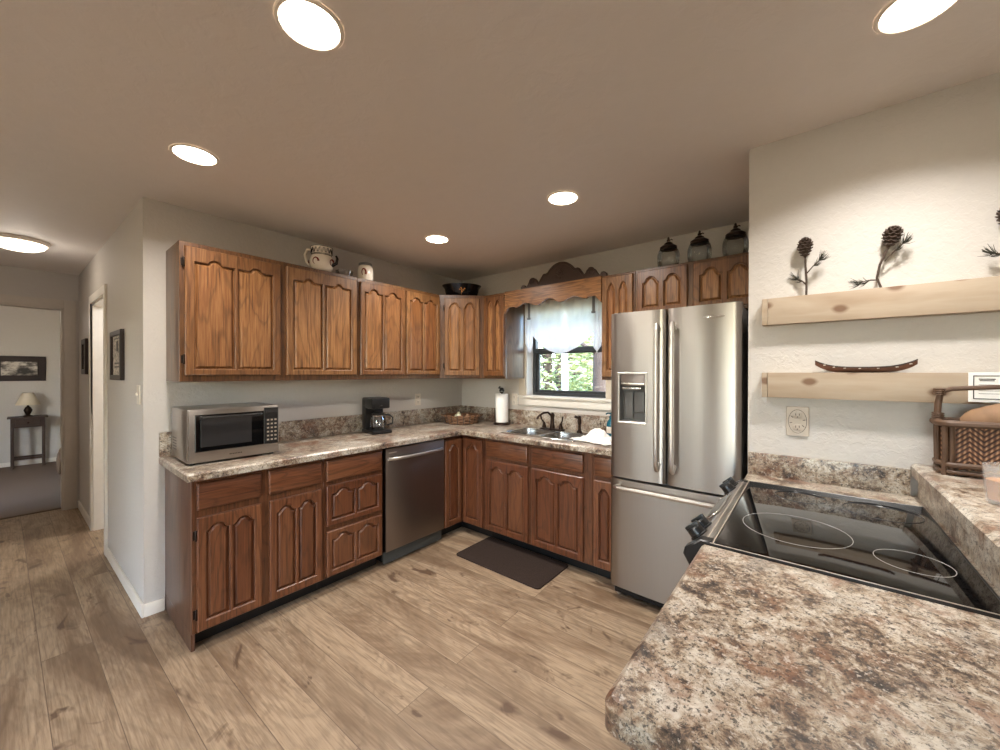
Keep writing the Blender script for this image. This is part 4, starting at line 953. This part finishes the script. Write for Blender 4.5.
for cx, cz, s in ((.125, .05, 1), (.675, .05, -1)):
    bm = bmesh.new(); tube(bm, [(cx + s * (.036 - .0022 * k) * math.cos(k * .55 + 1), -.024, cz + (.036 - .0022 * k) * math.sin(k * .55 + 1)) for k in range(15)], [.006 - .0002 * k for k in range(15)], 7); obj('scroll', bm, 'darkwood', cr)
bm = bmesh.new(); lathe(bm, [(.03, .02), (.03, .026), (.022, .032), (.01, .03), (.008, .036), (.002, .038)], 20, (.40, .085, 0), FRONT(0))
for k in range(8):
    a = 2 * PI * k / 8; tube(bm, [(.40 + .03 * math.cos(a), -.023, .085 + .03 * math.sin(a)), (.40 + .055 * math.cos(a), -.025, .085 + .055 * math.sin(a))], [.006, .003], 6)
obj('rosette', bm, 'darkwood', cr)
# glass jars
def jar(label, x):
    t = thing('glass_jar', label, 'jar', (x, -.255, TZ), 0, 'lidded glass jars on the cabinet top')
    bm = bmesh.new(); lathe(bm, [(.002, .0005), (.055, .0005), (.066, .008), (.072, .04), (.072, .085), (.064, .115), (.05, .128)], 28, cap=False); obj('jar_body', bm, 'jarglass', t, smooth=60)
    bm = bmesh.new(); tube(bm, [(.052 * math.cos(a), .052 * math.sin(a), .127) for a in [2 * PI * k / 28 for k in range(28)]], .005, 6, closed=True); obj('collar', bm, 'bronze', t)
    bm = bmesh.new(); lathe(bm, [(.046, .13), (.054, .134), (.056, .14), (.044, .15), (.030, .158), (.028, .166), (.022, .168), (.014, .176)], 24); obj('lid', bm, 'bronze', t, smooth=50)
    bm = bmesh.new(); lathe(bm, [(.006, .174), (.012, .182), (.012, .19), (.006, .196), (.008, .202), (.004, .21)], 14); tube(bm, [(.0, 0, .186), (.02, 0, .19), (.026, 0, .184)], .004, 6); obj('finial', bm, 'bronze', t, smooth=50)
    return t
j = jar('lidded glass jar at the left of the three above the refrigerator', 2.26)
jar('middle lidded glass jar of the three above the refrigerator', 2.455); jar('lidded glass jar at the right of the three, touching the bright wall edge', 2.66)
# extra plain things half hidden on the left cabinet top
tn = thing('clear_dish', 'pale low glass dish between the jug and the white canister', 'dish', (.22, -1.51, TZ))
bm = bmesh.new(); lathe(bm, [(.05, 0), (.055, .004), (.066, .05), (.063, .05), (.05, .008), (.002, .006)], 24, cap=False); obj('dish_wall', bm, 'glass', tn, smooth=60)

# ------------------------------------------------------------------ curtain
cu = thing('window_curtain', 'sheer white tied-up curtain hanging in the kitchen window', 'curtain', (0, -.035, 0))
def cloth(fn, nu, nv):
    bm = bmesh.new(); g = [[bm.verts.new(fn(i / nu, k / nv)) for k in range(nv + 1)] for i in range(nu + 1)]
    for i in range(nu):
        for k in range(nv): bm.faces.new((g[i][k], g[i + 1][k], g[i + 1][k + 1], g[i][k + 1]))
    return bm
CX0, CX1 = .965, 1.625
def swag(u, v):
    x = CX0 + u * (CX1 - CX0); b = math.sin(PI * min(max(u, 0), 1)) ** .62; zb = 1.86 - .25 * b
    z = 2.10 - v * (2.10 - zb)
    fold = math.sin(u * 2 * PI * 7.5 + 1.2 * math.sin(v * 3)) * .010 * (1 - .4 * v) + .035 * v ** 2 * b + .012 * noise.noise(Vector((u * 5, v * 4, 2)))
    return (x + .01 * math.sin(v * 5 + u * 9), -fold, z)
obj('swag', cloth(swag, 90, 30), 'sheer', cu, smooth=80)
def tail(x0, x1, zt, zb, s):
    def f(u, v):
        x = x0 + u * (x1 - x0); low = zb + (abs(u - .6) * .18 if s > 0 else abs(u - .4) * .18)
        return (x + .012 * v * s, -.008 * math.sin(u * 2 * PI * 2.5) - .01 * v, zt - v * (zt - low))
    return f
obj('tail', cloth(tail(.885, .975, 2.10, 1.62, 1), 24, 20), 'sheer', cu, smooth=80)
obj('tail', cloth(tail(1.61, 1.70, 2.10, 1.60, -1), 24, 20), 'sheer', cu, smooth=80)
for x in (.965, 1.618):
    bm = B(x - .012, x + .012, -.046, -.043, 1.95, 2.10); box(bm, x - .016, x + .016, -.054, -.04, 1.935, 1.955, b=.004); obj('tie_ribbon', bm, 'ribbon', cu)
bm = bmesh.new(); tube(bm, [(.875, 0, 2.10), (1.705, 0, 2.10)], .006, 8); obj('rod', bm, 'white', cu)

# ------------------------------------------------------------------ lamps
def downlight(label, x, y, power=DOWN_POWER, spread=150, color=WARM):
    t = thing('recessed_light', label, 'ceiling light', (x, y, H), 0, 'recessed ceiling lights')
    bm = bmesh.new(); lathe(bm, [(.080, -.002), (.083, -.006), (.090, -.005), (.094, -.0005)], 40, cap=False); obj('trim_ring', bm, 'trim', t)
    bm = bmesh.new(); lathe(bm, [(.081, -.003), (.060, -.0045), (.002, -.005)], 36); obj('lens', bm, 'lens', t)
    l = bpy.data.lights.new('bulb', 'AREA'); l.shape = 'DISK'; l.size = .14; l.energy = power; l.color = WARM; l.spread = math.radians(spread)
    lo = bpy.data.objects.new('bulb', l); COL.objects.link(lo); lo.location = (0, 0, -.012); lo.parent = t; l.color = color
    return t
downlight('large recessed light nearest the viewer at the top left of the ceiling', 1.883, -2.536)
downlight('recessed light over the left counter end, above the microwave side', .775, -2.562, 10.5)
downlight('small far recessed light near the corner cabinet', .804, -1.082)
downlight('recessed light above the floor between dishwasher and refrigerator', 1.901, -1.084)
downlight('recessed light cut off at the top right, beside the bright wall', 3.265, -1.498, 10.5, 128, (1, .965, .92))
hc = thing('flush_ceiling_light', 'flush glass ceiling light in the hall at the left edge', 'ceiling light', (-1.72, -3.10, H))
bm = bmesh.new(); lathe(bm, [(.155, 0), (.165, -.012), (.155, -.03), (.14, -.032)], 36, cap=False); obj('rim', bm, 'trim', hc)
M['lens2'] = emit('hall lamp glass', (255, 236, 208), 5.0)
bm = bmesh.new(); lathe(bm, [(.148, -.028), (.13, -.055), (.09, -.075), (.04, -.084), (.003, -.086)], 36); obj('glass_bowl', bm, 'lens2', hc, smooth=60)
l = bpy.data.lights.new('bulb', 'POINT'); l.energy = 1.8; l.color = WARM; l.shadow_soft_size = .12; lo = bpy.data.objects.new('bulb', l); COL.objects.link(lo); lo.location = (0, 0, -.2); lo.parent = hc

# ------------------------------------------------------------------ hall and bedroom things
def hallpt(x, y, z): return (x * math.cos(HA) - y * math.sin(HA), -2.635 + x * math.sin(HA) + y * math.cos(HA), z)
def picture(label, loc, rz, w, h, fwid, art, mount=None):
    t = thing('framed_picture', label, 'picture', loc, rz)
    bm = bmesh.new(); plate(bm, rect(-w / 2, w / 2, -h / 2, h / 2), [rect(-w / 2 + fwid, w / 2 - fwid, -h / 2 + fwid, h / 2 - fwid)], 0, .022, .004, FRONT(0)); obj('frame', bm, 'frame', t)
    bm = B(-w / 2 + fwid * .8, w / 2 - fwid * .8, -.008, -.003, -h / 2 + fwid * .8, h / 2 - fwid * .8); obj('print', bm, art, t)
    return t
p1 = picture('small upright dark framed print on the hall wall', hallpt(-.745, -.001, 1.553), HA, .40, .345, .035, 'art2')
bm = B(-.03, .03, -.0095, -.008, .03, .10); box(bm, -.10, .10, -.0095, -.008, .115, .122); box(bm, -.10, .10, -.0095, -.008, -.06, -.05); box(bm, -.10, .10, -.0095, -.008, -.085, -.075); obj('printed_marks', bm, 'frame', p1)
p2 = picture('narrow dark wall hanging between the hall doorway and the bedroom', hallpt(-2.42, -.001, 1.585), HA, .28, .34, .05, 'art')
sw = thing('light_switch', 'ivory light switch on the hall wall near its corner', 'switch', hallpt(-.105, -.001, 1.30), HA)
bm = bmesh.new(); plate(bm, rrect(-.036, .036, -.058, .058, .004), [], 0, .006, .002, FRONT(0)); obj('cover', bm, 'pvc', sw)
bm = B(-.005, .005, -.016, -.005, -.004, .012, b=.002); obj('toggle', bm, 'pvc', sw)
tbz = thing('side_table', 'small dark wooden side table with a drawer in the bedroom', 'side table', (-6.17, -3.05, .012), PI / 2)
bm = B(-.195, .195, -.15, .15, .735, .755, b=.004); obj('top', bm, 'darkwood', tbz)
bm = B(-.165, .165, -.125, .13, .60, .735); obj('apron', bm, 'darkwood', tbz)
bm = bmesh.new(); loops(bm, rect(-.12, .12, .625, .715), [(0, 0), (0, .010), (.006, .014)], FRONT(-.125)); dwr = obj('drawer', bm, 'darkwood', tbz)
bm = bmesh.new(); lathe(bm, [(.007, .012), (.006, .02), (.013, .03), (.003, .036)], 12, (0, .67, 0), FRONT(-.125)); obj('knob', bm, 'bronze', dwr)
for sx in (-1, 1):
    for sy in (-1, 1):
        bm = B(sx * .15 - .016, sx * .15 + .016, sy * .11 - .016, sy * .11 + .016, 0, .61, b=.003); obj('leg', bm, 'darkwood', tbz)
bm = B(-.14, .14, -.118, -.102, .12, .15); box(bm, -.14, .14, .102, .118, .12, .15); box(bm, -.158, -.142, -.11, .11, .12, .15); box(bm, .142, .158, -.11, .11, .12, .15); obj('stretcher', bm, 'darkwood', tbz)
tl = thing('table_lamp', 'table lamp with cream shade on the bedroom side table', 'lamp', (-6.17, -3.05, .767))
bm = bmesh.new(); lathe(bm, [(.05, 0), (.052, .01), (.02, .025), (.035, .06), (.045, .095), (.03, .135), (.012, .155), (.012, .18)], 20); obj('base', bm, 'bronze', tl, smooth=60)
bm = bmesh.new(); lathe(bm, [(.125, .175), (.055, .355), (.053, .355), (.122, .177)], 28, cap=False); obj('lamp_shade', bm, 'shade', tl)
pc2 = picture('landscape print in a wide dark frame above the bedroom lamp', (-6.349, -3.13, 1.49), PI / 2, .52, .38, .085, 'art')
bm = bmesh.new(); g = []
for i in range(25):
    row = []
    for j2 in range(17):
        u = i / 24; v = j2 / 16; n = noise.noise(Vector((u * 5, v * 5, 1)))
        row.append(bm.verts.new((-5.6 + u * .5 + .03 * n, -2.79 + .55 * v ** 1.6 + .03 * n, .012 + .80 * v ** .6 + .04 * n * v)))
    g.append(row)
for i in range(24):
    for j2 in range(16): bm.faces.new((g[i][j2], g[i + 1][j2], g[i + 1][j2 + 1], g[i][j2 + 1]))
o = obj('blanket', bm, 'blanket', smooth=80); md = o.modifiers.new('thick', 'SOLIDIFY'); md.thickness = .02
tag(o, 'brown blanket hanging to the carpet at the bedroom doorway edge', 'blanket')
bl = thing('flush_ceiling_light', 'added unseen fill light on the bedroom ceiling, out of the doorway view', 'ceiling light', (-4.9, -3.6, H))  # unseen lamp added to light the bedroom
bm = bmesh.new(); lathe(bm, [(.15, 0), (.14, -.05), (.06, -.08), (.003, -.085)], 30); obj('glass_bowl', bm, 'lens2', bl, smooth=60)
l = bpy.data.lights.new('bulb', 'POINT'); l.energy = 6; l.color = (1, .90, .80); l.shadow_soft_size = .1; lo = bpy.data.objects.new('bulb', l); COL.objects.link(lo); lo.location = (0, 0, -.2); lo.parent = bl
ba = thing('flush_ceiling_light', 'added unseen fill light in the white side room, hidden by the hall wall', 'ceiling light', (-1.7, -1.8, H))  # unseen lamp added to brighten the side doorway
bm = bmesh.new(); lathe(bm, [(.15, 0), (.14, -.05), (.06, -.08), (.003, -.085)], 30); obj('glass_bowl', bm, 'lens2', ba, smooth=60)
l = bpy.data.lights.new('bulb', 'POINT'); l.energy = 45; l.color = (.96, .98, 1); l.shadow_soft_size = .1; lo = bpy.data.objects.new('bulb', l); COL.objects.link(lo); lo.location = (0, 0, -.2); lo.parent = ba

# ------------------------------------------------------------------ outside the kitchen window
bm = B(-16, 22, -24, 26, -.6, -.5); o = struct('ground', bm, 'ground', 'forest ground outside the window', 'ground')
def tree(label, x, y, tr, h, crown, nleaf, bark, leaf, rx, lsz=.16, z0=.3):
    t = thing('forest_tree', label, 'tree', (x, y, -.5), random.uniform(0, 6), 'trees beyond the kitchen window')
    bm = bmesh.new(); tube(bm, [(0, 0, 0), (.05, .02, h * .35), (-.03, .04, h * .7), (0, 0, h)], [tr * 1.25, tr, tr * .8, tr * .3], 12)
    for k in range(9):
        a = k * 2.4; z = h * (.2 + .08 * k); tube(bm, [(0, 0, z), (rx * .5 * math.cos(a), rx * .5 * math.sin(a), z + .3), (rx * .9 * math.cos(a), rx * .9 * math.sin(a), z + .35)], [tr * .3, tr * .2, tr * .08], 6)
    obj('trunk', bm, bark, t)
    bm = bmesh.new()
    cl = [(random.uniform(-rx, rx), random.uniform(-rx, rx), random.uniform(z0, crown)) for _ in range(46)]
    for k in range(nleaf):
        c = random.choice(cl); p = Vector(c) + Vector((random.gauss(0, .22), random.gauss(0, .22), random.gauss(0, .2))); s_ = lsz * random.uniform(.5, 1.1)
        q = Matrix.Translation(p) @ Matrix.Rotation(random.uniform(0, 6.28), 4, 'Z') @ Matrix.Rotation(random.uniform(-1.2, 1.2), 4, 'X')
        vs = [bm.verts.new(q @ Vector(c2)) for c2 in ((-s_ * .5, 0, 0), (0, -s_ * .28, .01), (s_ * .5, 0, 0), (0, s_ * .28, .01))]; bm.faces.new(vs)
    obj('foliage', bm, leaf, t, smooth=0)
    return t
tree('pale slim tree trunk in the middle of the window view', -.46, 3.2, .06, 7, 4.6, 700, 'pale_bark', 'leaf', .8, .12, 3.2)
tree('dark trunked tree seen at the right side of the window', .17, 3.3, .15, 8, 4.5, 900, 'bark', 'leaf2', 1.0, .12, 2.9)
for x, y, lf, lb in ((-2.6, 6.0, 'leaf', 'sunlit leafy tree in the left half of the window view'), (-.9, 6.6, 'leaf', 'light green tree in the right half of the window view'), (-4.2, 9.2, 'leaf2', 'dark evergreen in the left half of the window view'), (-2.0, 10.4, 'leaf2', 'dark evergreen behind the right half of the window view'), (-5.9, 13.5, 'leaf', 'pale green tree far behind the left evergreen'), (-3.4, 14.6, 'leaf', 'pale leafy tree far behind the right evergreen'), (-8.6, 17.5, 'leaf2', 'dusky tree at the very back left of the window view'), (-5.2, 19.5, 'leaf2', 'dusky tree at the very back right of the window view')):
    far = y > 12
    tree(lb, x, y, .12, 8, 6.0 if far else 4.6, 4200, 'bark', lf, 2.2 if far else 1.25, .32 if far else .17, .2)
